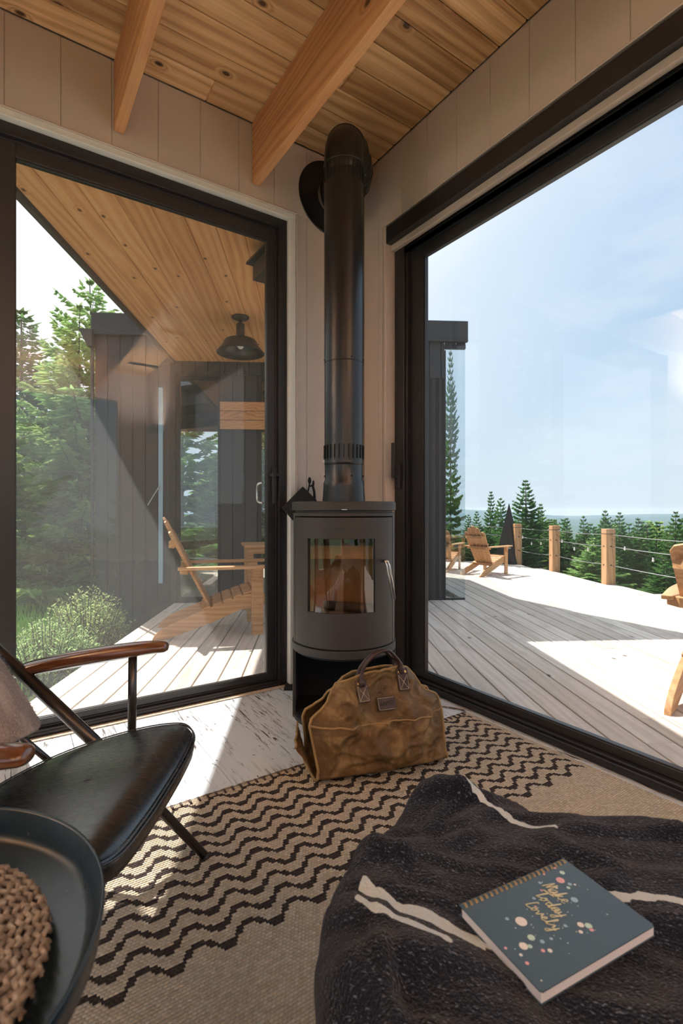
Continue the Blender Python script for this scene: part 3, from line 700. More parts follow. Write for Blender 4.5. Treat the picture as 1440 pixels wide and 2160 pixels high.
# adirondack chairs
def adirondack(loc, rz, s, label, group='wooden garden chairs on the deck'):
    c = thing('garden_chair', loc, rz, label, 'chair', group)
    m = M['chair_wood']; W = .27
    for sy in (-1, 1):
        # curved long side board, from the front leg down to the rear toe
        top = cr([(.03,.365), (-.12,.345), (-.35,.265), (-.60,.175), (-.76,.105), (-.84,.045), (-.865,.0)], 6)
        low = cr([(-.75,.0), (-.62,.045), (-.38,.125), (-.15,.215), (.03,.245)], 6)
        mb = MB(); poly = [(p.x, p.y) for p in top] + [(p.x, p.y) for p in low]
        y = sy*(W-.035); mb.prism(poly, y-.017, y+.017, 'y'); mb.build('side_board', m, c, bevel=.003)
        mb = MB(); y = sy*(W-.008); mb.box((-.055, y-.0125, 0), (.045, y+.0125, .575)); 
        for bz, bx in ((.30,-.03),(.26,.02)): mb.tube([(bx, y+sy*.0125, bz), (bx, y+sy*.017, bz)], .009, 10)
        mb.build('front_leg', m, c, bevel=.003)
        mb = MB(); y = sy*(W+.02)
        arm = cr([(.10, -.055), (.115, 0), (.10, .055), (-.25, .06), (-.52, .035), (-.66, .02)], 5) + [Vector((-.66, -.035, 0)), Vector((-.5,-.05,0)), Vector((-.2,-.058,0))]
        mb.prism([(p[0], y + p[1]*1.0*sy) for p in (arm if sy > 0 else arm[::-1])], .577, .60); mb.build('armrest', m, c, bevel=.004)
        mb = MB(); mb.prism([(.035,.575),(-.045,.575),(-.045,.50),(.0,.47)], sy*(W+.006)-.0+sy*.0, sy*(W+.03), 'y'); mb.build('arm_bracket', m, c, bevel=.002)
    for k, (x, z, a) in enumerate(((.0,.375,.10), (-.088,.358,-.22), (-.172,.330,-.33), (-.256,.302,-.33), (-.340,.272,-.35), (-.435,.238,-.36))):
        mb = MB(); mb.box((x-.038, -W+.02, z-.004), (x+.038, W-.02, z+.016), rots('Y', a)); mb.build('seat_slat', m, c, bevel=.003)
    # back: five fanned slats with a rounded top
    b0 = Vector((-.40, 0, .235)); bd = Vector((-.45, 0, .89)).normalized(); bn = Vector((bd.z, 0, -bd.x))
    for k in range(5):
        q = k-2; y0 = q*.082; y1 = q*.105; L = (.88, .845, .75)[abs(q)]
        mb = MB(); hw0, hw1 = .037, .046
        pts = [(y0-hw0, -.02), (y0+hw0, -.02), (y1+hw1, L-.035 - (.02 if q>0 else 0)), (y1+hw1*.5, L-(.008 if q<=0 else .02)), (y1-hw1*.5, L-(.008 if q>=0 else .02)), (y1-hw1, L-.035-(.02 if q<0 else 0))]
        f = [b0 + bd*p[1] + Vector((0,p[0],0)) + bn*.010 for p in pts]; g = [b0 + bd*p[1] + Vector((0,p[0],0)) - bn*.010 for p in pts]
        n = len(pts); mb.add(g + f, [tuple(range(n-1,-1,-1)), tuple(range(n,2*n))] + [(i,(i+1)%n,n+(i+1)%n,n+i) for i in range(n)], False)
        mb.build('back_slat', m, c, bevel=.003)
    def rail(name, d, hw, depth):
        p = b0 + bd*d - bn*.010; mb = MB()
        mb.prism([(p.x-depth, -hw*.75), (p.x-depth, hw*.75), (p.x, hw), (p.x, -hw)], p.z-.028, p.z+.028); mb.build(name, m, c, bevel=.003)
    rail('back_rail', .62, .25, .05); rail('arm_rail', .375, .30, .07)
    mb = MB(); mb.box((-.43,-W+.05,.19),(-.41,W-.05,.25)); mb.build('back_rail', m, c, bevel=.003)
    mb = MB(); mb.box((.042,-W+.02,.25),(.062,W-.02,.345)); mb.build('front_apron', m, c, bevel=.003)
    c.scale = (s, s, s); return c
adirondack(RT(-.79, 4.62, ZD), RZ + R(15), 1.0, 'wooden garden chair seen from its side through the left window')
adirondack(RT(2.63, 8.62, ZD), RZ + R(38), .80, 'small looking wooden garden chair beside the black cone')
adirondack(RT(1.97, 9.3, ZD), RZ + R(60), .80, 'wooden garden chair half hidden behind the wing corner')
adirondack(RT(2.485, 3.09, ZD), RZ + R(45), 1.0, 'wooden garden chair cut off by the right edge of the photo')

# slatted garden table behind the left chair
tb = thing('garden_table', RT(-.64, 5.35, ZD), RZ + R(15), 'slatted wooden garden table behind the left garden chair', 'table')
for k in range(5):
    mb = MB(); mb.box((-.40, -.26+k*.105, .70), (.45, -.26+k*.105+.098, .725)); mb.build('table_slat', M['chair_wood'], tb, bevel=.003)
mb = MB(); mb.box((-.37,-.24,.64),(.42,-.215,.70)); mb.box((-.37,.215,.64),(.42,.24,.70)); mb.box((-.37,-.215,.64),(-.345,.215,.70)); mb.box((.395,-.215,.64),(.42,.215,.70)); mb.build('apron', M['chair_wood'], tb, bevel=.002)
for sx in (-.34, .37):
    for sy in (-.2, .2):
        mb = MB(); mb.box((sx-.03, sy-.03, 0), (sx+.03, sy+.03, .66)); mb.build('leg', M['chair_wood'], tb, bevel=.003)

# black cone standing at the far end of the deck
ck = thing('black_cone', RT(3.42-.05, 10.15, ZD), UZ, 'tall pointed black metal cone behind the far garden chair', 'outdoor fireplace')
mb = MB(); n = 4; mb.lathe([(.30,.0),(.30,.02),(.006,1.20),(0,1.21)], 4, c=(0,0,0)); 
for i in range(len(mb.sm)): mb.sm[i] = False
mb.build('cone_body', M['pitch'], ck, bevel=.004)
mb = MB(); mb.bar((-.17,-.19,.32),(.24,-.16,.32), .012,.02); tag(mb.build('grate_bar', M['steel'], ck), 'thin steel bar')

# railing
posts = []
for (r, t_, lab) in ((3.48, 10.0, 'square wooden railing post behind the black cone'), (3.73, 8.84, 'square wooden railing post standing between the cone and the nearest visible post'), (3.87, 7.32, 'nearest of the three square wooden railing posts')):
    p = RT(r, t_, ZD); h = .80
    o = thing('railing_post', p, UZ, lab, 'railing post', 'wooden posts along the deck edge')
    mb = MB(); mb.box((-.068,-.068,-.14),(.068,.068,h)); mb.build('post', M['post_wood'], o, bevel=.006)
    mb = MB(); mb.box((-.0685,-.0685,h-.075),(.0685,.0685,h-.067)); tag(mb.build('groove_line', M['leather_brown'], o), 'thin dark saw line near the top')
    for z in (.55,.28):
        mb = MB(); mb.tube([(-.075,-.0,z),(.075,.0,z)], .010, 10); mb.tube([(0,-.075,z),(0,.075,z)], .010, 10); mb.build('bolt', M['pitch'], o)
    posts.append(p)
ends = [posts[0] + (posts[0]-posts[1])*2.4] + posts + [RT(4.12, 5.2, ZD), RT(4.15, 3.0, ZD)]
mb0 = None
for k, z in enumerate((.72, .55, .28)):
    mb = MB()
    pts = []
    for a, b in zip(ends[:-1], ends[1:]):
        for i in range(8):
            q = a.lerp(b, i/8); q.z = ZD + z - .02*math.sin(math.pi*i/8); pts.append(q)
    mb.tube(pts, .0045, 6); o = mb.build('steel_cable', M['cable'])
    tag(o, ('topmost steel cable of the deck railing', 'middle steel cable of the deck railing', 'lowest steel cable of the deck railing')[k], 'cable', 'railing cables')
# string of small bulbs along the railing
sl = thing('string_light', ends[3], 0, 'string of small clear bulbs slung along the railing', 'string lights')
mb = MB(); pts = []
for a, b in zip(ends[1:-1], ends[2:]):
    for i in range(12):
        q = a.lerp(b, i/12); q.z = ZD + .68 - .22*math.sin(math.pi*i/12); pts.append(q - ends[3])
mb.tube(pts, .003, 5); mb.build('wire', M['pitch'], sl)
for i in range(2, len(pts), 3):
    mb = MB(); p = pts[i]; mb.ball((p.x,p.y,p.z-.040), .015, 8); mb.tube([(p.x,p.y,p.z),(p.x,p.y,p.z-.03)], .011, 6); mb.build('bulb', M['bulb'], sl)

# ---- ground, hills, trees
def gh(u, v):
    z = -.48 + .05*mnoise.noise(Vector((u*.5, v*.5, 0)))
    if u < 0: z += .018*max(0, v-6)*min(1, -u/3) 
    d = max(0.0, u - 4.2 - 0.0) if v < 10 else max(0.0, u - 4.2)
    z -= min(d*.42, 60) 
    if u > -1 and v > 10.6: z -= (v-10.6)*.16*min(1, (u+1)/3)
    rr = math.hypot(u, v)
    if rr > 35: z -= (rr-35)*.22
    return max(z, -120)
mb = MB(); N = 90
def gfn(i, j):
    f = lambda s: math.copysign(abs(s)**2.6, s)
    u = f(2*i-1)*260 + (-1); v = f(2*j-1)*260 + 4
    return UV(u, v, min(gh(u, v), -.22))
mb.grid(gfn, N, N); gr = mb.build('ground', M['grass']); tag(gr, kind='structure')

for k, (dist, amp, hgt, seed) in enumerate(((1500, 46, -62, 1), (2700, 60, -62, 5), (4300, 80, -38, 9))):
    mb = MB()
    def hf(i, j, dist=dist, amp=amp, hgt=hgt, seed=seed):
        a = R(-75) + R(150)*i; b = (j-.0)
        d = dist*(1 + .5*b); h = hgt + amp*(.7*mnoise.noise(Vector((a*6+seed, seed, b*.7))) + .3*mnoise.noise(Vector((a*19, seed*3, b*2)))) 
        h = (h+140)*math.sin(min(1,b*1.5)*math.pi/2) - 140
        return RT(d*math.sin(a), d*math.cos(a), h)
    mb.grid(hf, 300, 10); tag(mb.build('distant_hills', M['hill']), ('nearest forested hills on the horizon', 'middle row of forested hills on the horizon', 'farthest row of forested hills on the horizon')[k], kind='structure')

# haze in the valley, a real volume
hz, t_, o_ = new_mat('haze'); vs_ = nd(t_, 'ShaderNodeVolumeScatter', {0: (.42,.64,1.0,1), 'Density': .00013, 'Anisotropy': .3}); t_.links.new(vs_.outputs[0], o_.inputs[1])
mb = MB(); c0 = RT(0, 3300); mb.box((-4500, -2600, -160), (4500, 2600, 12)); o = mb.build('haze', hz); o.location = c0; o.rotation_euler = (0,0,RZ); tag(o, 'pale blue haze over the distant hills', 'haze', kind='stuff')

def spruce_mesh(name, h, wid, lev, dens, seed, mats, low=.06, droop=.25, pw=.85):
    rg = random.Random(seed); tk = MB(); lf = MB()
    bend = rg.uniform(-.03,.03)
    tk.tube([(bend*math.sin(i*.9)*i/8, bend*math.cos(i)*i/8, h*i/8) for i in range(9)], .05, 7, rr=[.012*h*(1-i/8)**.9+.006 for i in range(9)])
    for L in range(lev):
        f = L/(lev-1); z = h*(low + (0.985-low)*f)
        rad = wid*(1-f)**pw*(.75+.5*rg.random()) + .05
        nb = 6 if f < .85 else 4
        for k in range(nb):
            a = 2*math.pi*(k/nb) + L*2.4 + rg.uniform(-.3,.3); rl = rad*rg.uniform(.7,1.12)
            ca, sa = math.cos(a), math.sin(a); pts = []
            for s in range(5):
                q = s/4; pts.append(Vector((ca*rl*q, sa*rl*q, z + rl*(.22*f*2*q - droop*(1-f)*q + .16*q*q))))
            tk.tube(pts, .01, 4, rr=[.0045*h*(1-q_/4.4)*rl/wid*.55+.002 for q_ in range(5)])
            nt_ = max(4, int(dens*1.7*rl))
            for i in range(nt_):
                q = .18 + .82*(i+rg.random()*.6)/nt_; s = min(3, int(q*4)); p = pts[s].lerp(pts[s+1], q*4-s)
                for sd_ in (-1, 1):
                    tl = rl*(.36*(1-q)+.10)*rg.uniform(.7,1.2)+.04
                    ang = a + sd_*rg.uniform(.6,1.0); dr = Vector((math.cos(ang), math.sin(ang), rg.uniform(-.28,.12)))
                    e = p + dr*tl; n1 = dr.cross(Vector((0,0,1))).normalized(); wd_ = .036+.022*rg.random()+.085*tl
                    n2 = Vector((0,0,1)); m1 = p.lerp(e,.45)
                    for nn in ((n1*1 + n2*.25), (n2*.8 - n1*.2)):
                        nn = nn.normalized()*wd_*.5
                        lf.add([p, m1+nn, e, m1-nn], [(0,1,2,3)], False)
            e = pts[-1]; dr = (pts[-1]-pts[-2]).normalized(); n1 = Vector((-sa,ca,0))*.03
            lf.add([e-dr*.08, e+n1, e+dr*.09, e-n1], [(0,1,2,3)], False)
    return tk, lf
protos = []
def make_tree(i, h, wid, lev, dens, seed, mat, **kw):
    tk, lf = spruce_mesh('t', h, wid, lev, dens, seed, mat, **kw)
    root = thing('spruce_tree', (0,0,0)); a = tk.build('trunk', M['bark'], root); b = lf.build('foliage', M[mat], root)
    return root
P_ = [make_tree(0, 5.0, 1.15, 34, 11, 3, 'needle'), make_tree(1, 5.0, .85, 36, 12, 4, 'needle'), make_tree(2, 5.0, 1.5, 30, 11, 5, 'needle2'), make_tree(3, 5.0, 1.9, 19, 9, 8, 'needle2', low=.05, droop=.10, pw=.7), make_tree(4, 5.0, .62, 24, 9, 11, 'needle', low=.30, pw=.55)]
used = set()
def tree(k, r, t, topz, label, group=None, base=None, sx=1.0):
    root = P_[k]
    if k in used: root = copy_tree(P_[k])
    used.add(k)
    # place by right / away
    p = RT(r, t)
    ph = PH; u = r*math.cos(ph) + t*math.sin(ph); v = -r*math.sin(ph) + t*math.cos(ph)
    z = gh(u, v) - .05 if base is None else base; z = min(z, -.25)
    h = max(topz - z, 1.2); s = h/5.0
    root.location = (p.x, p.y, z); sxy = s**.6*sx; root.scale = (sxy, sxy, s); root.rotation_euler = (0,0,random.Random(int(r*37+t*91)).uniform(0, 6.28))
    return tag(root, label, 'tree', group)
def px(x, t): return (x-720)/1064*t
def zy(y, t): return CH + t*(1075-y)/1064
# singled out trees
tree(0, px(1108,15.5), 15.5, zy(1012,15.5), 'big dark spruce rising above the black cone', sx=1.15)
tree(1, px(1035,19), 19, zy(1036,19), 'narrow spruce left of the black cone', sx=.8)
tree(4, px(1055,18), 18, zy(1050,18), 'slim spruce just left of the cone tip', sx=.9)
tree(1, px(950,10.8), 10.8, zy(728,10.8), 'tall dark spruce seen through the narrow corner pane of the wing', sx=.36)
tree(3, px(190,9.6), 9.6, zy(588,9.6), 'tall loose spruce with long open branches left of the wing')
tree(3, px(168,8.9), 8.9, zy(640,8.9), 'spruce with upswept branches in front of the tall one', sx=.8)
tree(4, px(45,13), 13, zy(652,13), 'tall thin spruce with tufted crown at the left edge', sx=1.5)
tree(1, px(84,17), 17, zy(752,17), 'small pointed spruce between the two tall left ones', sx=.8)
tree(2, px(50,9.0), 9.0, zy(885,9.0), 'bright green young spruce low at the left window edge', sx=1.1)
for x, y, t in ((1195,1092,17), (1230,1088,16), (1276,1076,15), (1306,1080,12.5), (1345,1092,14), (1425,1078,11), (1140,1062,19), (1005,1078,20), (988,1085,17), (1170,1095,14), (1255,1110,12), (1385,1100,12)):
    tree(rng.choice((0,1,0)), px(x,t), t, zy(y,t), 'dark pointed spruce in the row beyond the deck railing', 'spruces beyond the railing', sx=.85)
for i in range(95):
    t = rng.uniform(11.5, 26); x = rng.uniform(960, 1700); y = 1085 + 26*rng.random() + 600/t*.6*rng.random()
    if px(x,t) < 4.6 and t < 12.5: continue
    tree(rng.choice((0,0,1,2,2)), px(x,t), t, zy(y,t), 'spruce crown in the dense forest beyond the railing', 'dense forest beyond the railing', sx=1.35)
for i in range(16):
    t = rng.uniform(5.4, 9); r = 5.4 + rng.random()*2.5
    tree(rng.choice((0,2)), r, t, rng.uniform(-.6,.25), 'young spruce growing on the slope below the deck', 'young spruces below the deck edge', sx=1.3)
for i in range(26):
    t = rng.uniform(12, 26); x = rng.uniform(-120, 330); y = rng.uniform(850, 1010)
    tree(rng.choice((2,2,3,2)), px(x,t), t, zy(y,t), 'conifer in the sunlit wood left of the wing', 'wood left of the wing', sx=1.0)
for i in range(14):      # seen through the panes of the wing
    t = rng.uniform(12.5, 18); x = rng.uniform(360, 900)
    tree(rng.choice((1,3,2)), px(x,t), t, zy(rng.uniform(760,930),t), 'conifer standing behind the dark wing', 'trees behind the wing')
for i in range(8):
    t = rng.uniform(2, 9); tree(rng.choice((1,3)), rng.uniform(-10,-6.5), t, rng.uniform(4,6.5), 'tall conifer far to the left of the armchair window', 'trees beside the cabin')
for i in range(9):
    a = R(rng.uniform(75, 160)); d = rng.uniform(9, 14); tree(rng.choice((0,1,3)), d*math.sin(a), d*math.cos(a), rng.uniform(2,5), 'conifer growing to the right of the cabin, outside the picture', 'trees to the right of the cabin')

# shrubs and grass outside the left window
def shrub(r, t, h, rad, n, seed, label):
    rg = random.Random(seed); st = MB(); lf = MB()
    for i in range(n):
        a = rg.uniform(0, 6.28); q = math.sqrt(rg.random()); b = Vector((math.cos(a)*q*rad*.45, math.sin(a)*q*rad*.45, 0))
        hh = h*(1-.45*q*q)*rg.uniform(.75,1.08); tip = Vector((math.cos(a)*q*rad, math.sin(a)*q*rad, hh)) + Vector((rg.uniform(-.05,.05), rg.uniform(-.05,.05), 0))
        mid = b.lerp(tip,.5) + Vector((0,0,.04)); pts = [b, mid, tip]; st.tube(pts, .003, 4, rr=[.005,.004,.0015])
        for k in range(17):
            f = .28 + .72*k/17; p = b.lerp(mid, f*2) if f < .5 else mid.lerp(tip, f*2-1)
            an = rg.uniform(0,6.28); d = Vector((math.cos(an), math.sin(an), rg.uniform(.3,1.1))).normalized(); L = rg.uniform(.028,.05)
            s_ = d.cross(Vector((rg.uniform(-1,1),rg.uniform(-1,1),.3))).normalized()*L*.17
            lf.add([p, p+d*L*.5+s_, p+d*L, p+d*L*.5-s_], [(0,1,2,3)], False)
    o = thing('willow_shrub', RT(r, t, -.5), 0, label, 'shrub', 'shrubs beside the deck')
    st.build('stem', M['bark'], o); lf.build('foliage', M['willow'], o); return o
shrub(px(190,5.1), 5.05, .78, .42, 230, 1, 'rounded pale green shrub beside the dark wing')
shrub(px(88,4.3), 4.35, .60, .42, 200, 2, 'loose pale green shrub nearest the window post')
shrub(px(60,2.95), 3.05, .36, .26, 120, 3, 'low dry looking shrub close under the left window')
shrub(px(130,4.35), 4.5, .5, .3, 110, 4, 'small pale shrub between the two larger shrubs')
rg = random.Random(5); mb = MB()
for i in range(16000):
    t = rg.uniform(3.2, 16); x = rg.uniform(-150, 350); r = px(x,t)
    u = r*math.cos(PH) + t*math.sin(PH); v = -r*math.sin(PH) + t*math.cos(PH)
    if u > -1.75 or (u > -2.6 and v > 5.8): continue
    if u > -2.2 and rg.random() < .85: continue
    b = UV(u, v, gh(u,v)-.01); L = rg.uniform(.08,.22); d = Vector((rg.uniform(-.4,.4), rg.uniform(-.4,.4), 1)).normalized()*L; s_ = Vector((rg.uniform(-1,1), rg.uniform(-1,1), 0)).normalized()*.008*(1+t*.08)
    mb.add([b-s_, b+s_, b+d], [(0,1,2)], False)
tag(mb.build('grass', M['blade']), 'bright green grass between the shrubs and the wood', 'grass', kind='stuff')
mb = MB()
for i in range(2600):
    v = rg.uniform(2.2, 5.9); u = -1.62 - abs(rg.gauss(0, .38)); rr = rg.uniform(.012,.032)
    if u > -2.4 or v < 5.7: mb.ball(UV(u, v, gh(u,v)+rr*.2), rr, 5, (1, rg.uniform(.6,1.2), .6))
tag(mb.build('gravel', M['pebble']), 'pale gravel strip along the deck edge', 'gravel', kind='stuff')

# ================================================================ INSIDE THE ROOM
# ---- wood stove, front towards the room: local x to the right, y away
ST = (.0123, 2.62)
stv = thing('wood_stove', RT(ST[0], ST[1], 0), RZ, 'dark cast iron wood stove with curved glass door standing in the corner', 'stove')
def arc_panel(mb, r0, r1, a0, a1, z0, z1, n=24):
    """a in degrees from the front (-y), positive to the right"""
    P = [[(r_*math.sin(R(a0 + (a1-a0)*i/n)), -r_*math.cos(R(a0 + (a1-a0)*i/n)), z_) for r_, z_ in ((r0, z0), (r1, z0), (r1, z1), (r0, z1))] for i in range(n+1)]
    for k in range(4):      # each side of the panel is smooth in itself, its edges stay crisp
        vs_ = [p for q in P for p in (q[k], q[(k+1) % 4])]
        mb.add(vs_, [(2*i, 2*i+2, 2*i+3, 2*i+1) for i in range(n)], True)
    mb.add(P[0], [(0,1,2,3)], False); mb.add(P[-1], [(3,2,1,0)], False)
def d_poly(rad, yb, n=40):
    return [(rad*math.sin(R(-90+180*i/n)), -rad*math.cos(R(-90+180*i/n))) for i in range(n+1)] + [(rad, yb), (-rad, yb)]
m = M['stove']
mb = MB(); mb.prism(d_poly(.268, .20), 1.046, 1.090); mb.build('top_plate', m, stv, bevel=.006)
mb = MB(); mb.prism(d_poly(.262, .20), 1.018, 1.034); mb.prism(d_poly(.250, .19), 1.034, 1.046); mb.build('upper_band', m, stv, bevel=.002)
mb = MB()
for s in (-1, 1):
    a, b = (68.5, 90) if s > 0 else (-90, -69.5)
    arc_panel(mb, .236, .2615, a, b, .386, 1.018, 6)
    x0, x1 = sorted((s*.2615, s*.236)); mb.box((x0, 0, .386), (x1, .19, 1.018))
mb.box((-.2615, .175, .386), (.2615, .195, 1.018))
mb.build('side_panel', m, stv)
mb = MB(); mb.prism(d_poly(.267, .20), .346, .386); mb.build('lower_band', m, stv, bevel=.004)
# door with its curved window
door = None
mb = MB(); A0, A1, W0, W1, ZD0, ZD1, ZW0, ZW1 = -68.0, 66.5, -42.0, 34.5, .392, 1.012, .560, .912
arc_panel(mb, .246, .262, A0, W0, ZD0, ZD1, 10); arc_panel(mb, .246, .262, W1, A1, ZD0, ZD1, 12)
arc_panel(mb, .246, .262, W0, W1, ZD0, ZW0, 26); arc_panel(mb, .246, .262, W0, W1, ZW1, ZD1, 26)
door = mb.build('door', m, stv)
mb = MB(); mb.grid(lambda i, j: Vector((.2555*math.sin(R(W0+.3+(W1-W0-.6)*i)), -.2555*math.cos(R(W0+.3+(W1-W0-.6)*i)), ZW0+.001+(ZW1-ZW0-.002)*j)), 48, 1); tag(mb.build('door_glass', M['stove_glass'], door), 'curved dark amber glass')
mb = MB()
for dx in (0, .0125):
    pts = [(.180+dx*.6, -.205, .800), (.196+dx, -.232, .806), (.203+dx, -.236, .785), (.230+dx, -.215, .625)]
    mb.tube(pts, .0042, 10)
mb.tube([(.195, -.165, .803), (.203, -.232, .803)], .007, 10)
tag(mb.build('door_handle', M['steel'], door), 'chrome wire handle')
# fire chamber
mb = MB(); mb.box((-.22, .10, .40), (.22, .13, .80)); mb.box((-.225, -.05, .40), (-.205, .10, .80)); mb.box((.205, -.05, .40), (.225, .10, .80)); mb.box((-.20, -.11, .44), (.20, .10, .47))
mb.box((-.205, -.08, .80), (.205, .12, .87)); mb.build('firebrick_lining', M['brick'], stv, bevel=.004)
mb = MB(); arc_panel(mb, .20, .21, -50, 50, .47, .535, 14); mb.build('log_guard', M['pitch'], stv)
for p, q, r_ in (((-.15,-.03,.50),(.14,.02,.50),.028), ((-.10,.03,.55),(.15,-.05,.545),.024)):
    mb = MB(); mb.tube([p, q], r_, 10); tag(mb.build('charred_log', M['bark'], stv), None)
# log niche under the fire chamber
mb = MB()
arc_panel(mb, .252, .2655, -90, -76, 0, .346, 5); mb.box((-.2655, -.001, .0), (-.252, .19, .346)); mb.build('niche_side', m, stv)
mb = MB(); arc_panel(mb, .252, .2655, 76, 90, 0, .346, 5); mb.box((.252, -.001, .0), (.2655, .19, .346)); mb.build('niche_side', m, stv)
mb = MB(); mb.box((-.252, .17, .02), (.252, .19, .346)); mb.prism(d_poly(.252, .17), .018, .026); mb.prism(d_poly(.251, .17), .335, .346); mb.build('niche_lining', M['pitch'], stv)
mb = MB(); mb.prism(d_poly(.262, .195), .0, .018); mb.build('base_plate', m, stv, bevel=.003)
def text_mesh(name, s, size, ext, mat, parent, M4x, shear=0):
    cu = bpy.data.curves.new(name, 'FONT'); cu.body = s; cu.size = size; cu.extrude = ext; cu.align_x = 'CENTER'; cu.align_y = 'CENTER'; cu.shear = shear
    o = bpy.data.objects.new(name, cu); COL.objects.link(o)
    dg = bpy.context.evaluated_depsgraph_get(); me = bpy.data.meshes.new_from_object(o.evaluated_get(dg))
    bpy.data.objects.remove(o); me.materials.clear(); me.materials.append(mat)
    n = bpy.data.objects.new(name, me); COL.objects.link(n); n.parent = parent; n.matrix_local = M4x
    return n
text_mesh('door_lettering', 'mors\u00f8', .017, .0006, M['flue'], door, Matrix.Translation((-.022, -.2620, .962)) @ Matrix.Rotation(R(90), 4, 'X') @ Matrix.Rotation(R(-5), 4, 'Y'))
mb = MB(); mb.box((-.012, -.2695, 1.0485), (.014, -.2665, 1.0515)); tag(mb.build('air_slide', M['steel'], stv), 'small bright air slide knob')

# ---- stove pipe
fp = thing('stove_pipe', RT(ST[0], ST[1]+.04, 1.09), RZ, 'tall matt black stove pipe bending into the corner under the ceiling', 'stove pipe')
def Z(z): return z - 1.09
mb = MB(); mb.lathe([(.112, Z(1.0905)), (.112, Z(1.10)), (.108, Z(1.17)), (.108, Z(1.19)), (.101, Z(1.205)), (.101, Z(1.282))], 48); mb.build('pipe_collar', M['flue'], fp)
mb = MB(); mb.lathe([(.101, Z(1.284)), (.1035, Z(1.288)), (.1035, Z(1.295)), (.1025, Z(1.30)), (.1025, Z(1.302)), (.1025, Z(1.306)), (.1025, Z(1.81)), (.1025, Z(1.814)), (.1022, Z(1.815))], 48); mb.build('lower_pipe', M['flue'], fp)
mb = MB(); mb.lathe([(.1015, Z(1.8155)), (.1035, Z(1.8165)), (.1035, Z(1.819)), (.1035, Z(1.822)), (.1035, Z(2.79)), (.1035, Z(2.80)), (.1025, Z(2.802)), (.1035, Z(2.804)), (.1035, Z(2.86))], 48); mb.build('upper_pipe', M['flue'], fp)
def slots(name, z0, z1, n=26):
    mb = MB()
    for k in range(n):
        a = 2*math.pi*(k+.5)/n; c, s = math.cos(a), math.sin(a); p = Vector((c*.1032, s*.1032, Z((z0+z1)/2)))
        mb.box((p.x-.0022, p.y-.0035, Z(z0)), (p.x+.0022, p.y+.0035, Z(z1)), Matrix.Rotation(a - math.pi/2, 3, 'Z').to_3x3(), p)
    tag(mb.build(name, M['pitch'], fp), 'row of narrow vertical slots')
slots('slot_ring', 1.315, 1.385); slots('slot_ring', 2.755, 2.835)
pth = cr([(0,0,Z(2.85)), (0,0,Z(2.90)), (.006,.03,Z(2.975)), (.022,.10,Z(3.022)), (.045,.19,Z(3.035)), (.062,.27,Z(3.03)), (.066,.33,Z(3.02)), (.045,.385,Z(3.01)), (.000,.432,Z(3.0)), (-.083,.493,Z(3.0))], 4)
mb = MB(); mb.tube(pth, .103, 40); mb.build('pipe_elbow', M['flue'], fp)
mb = MB()
for i in (1, 9, 14, 18, 22, 26, 30):
    d = (pth[i+1]-pth[i-1]).normalized(); mb.tube([pth[i]-d*.0035, pth[i]+d*.0035], .1062, 40)
mb.build('elbow_seam', M['flue'], fp)
mb = MB()
for a in (0.25, math.pi-.25, -math.pi/2+.4):
    for z in (1.83, 1.225): mb.ball((.104*math.cos(a), -abs(.104*math.sin(a)), Z(z)), .0038, 8)
mb.build('screw', M['pitch'], fp)
mb = MB(); nn = Vector((-SV, CV, 0)); cc = Vector((-.083, .497, Z(2.985)))   # towards the left window wall
xx = Vector((CV, SV, 0)); R_ = .228
ring = []
for rr_, off in ((.103, -.02), (R_-.012, -.006), (R_, -.010), (R_, .002), (.09, .002)):
    ring.append([cc + nn*off + (xx*math.cos(2*math.pi*k/56) + Vector((0,0,1))*math.sin(2*math.pi*k/56))*rr_ for k in range(56)])
vs_ = [p for r_ in ring for p in r_]; mb.add(vs_, [(j*56+k, j*56+(k+1) % 56, (j+1)*56+(k+1) % 56, (j+1)*56+k) for j in range(4) for k in range(56)], True)
tag(mb.build('wall_rosette', M['flue'], fp), 'round black collar plate on the wall')

# ---- fireplace tools standing behind the stove
ft = thing('fireplace_tools', RT(-.245, 2.985, 0), RZ, 'black fireplace tool holder with loop handles behind the stove top', 'fireplace tools')
mb = MB(); mb.box((-.09,-.06,0),(.09,.06,.012)); mb.tube([(0,0,.01),(0,0,1.0)], .009, 10); mb.build('stand', M['pitch'], ft, bevel=.002)
mb = MB()
q = [(-.105, 1.062), (.018, 1.186), (.098, 1.105), (.10, .985), (-.04, .985)]
mb.prism(q, -.035, .035, 'y'); mb.build('angular_hood', M['pitch'], ft, bevel=.004)
mb = MB(); c = (.072, 0, 1.12)
mb.ball((.056, 0, 1.222), .010, 12, (1,.8,2.1)); mb.tube(cr([(.056,0,1.205),(.052,0,1.18),(.046,0,1.15),(.048,0,1.10)],5), .0045, 8); mb.build('tool_handle', M['pitch'], ft)
mb = MB(); mb.ball((.079, 0, 1.212), .006, 10, (1,.8,2.0)); mb.tube(cr([(.079,0,1.205),(.076,0,1.185),(.084,0,1.15),(.086,0,1.08)],5), .0072, 8, rr=None); mb.tube(cr([(.058,0,1.187),(.068,0,1.192),(.08,0,1.185)],5), .005, 8); mb.build('tool_handle', M['pitch'], ft)

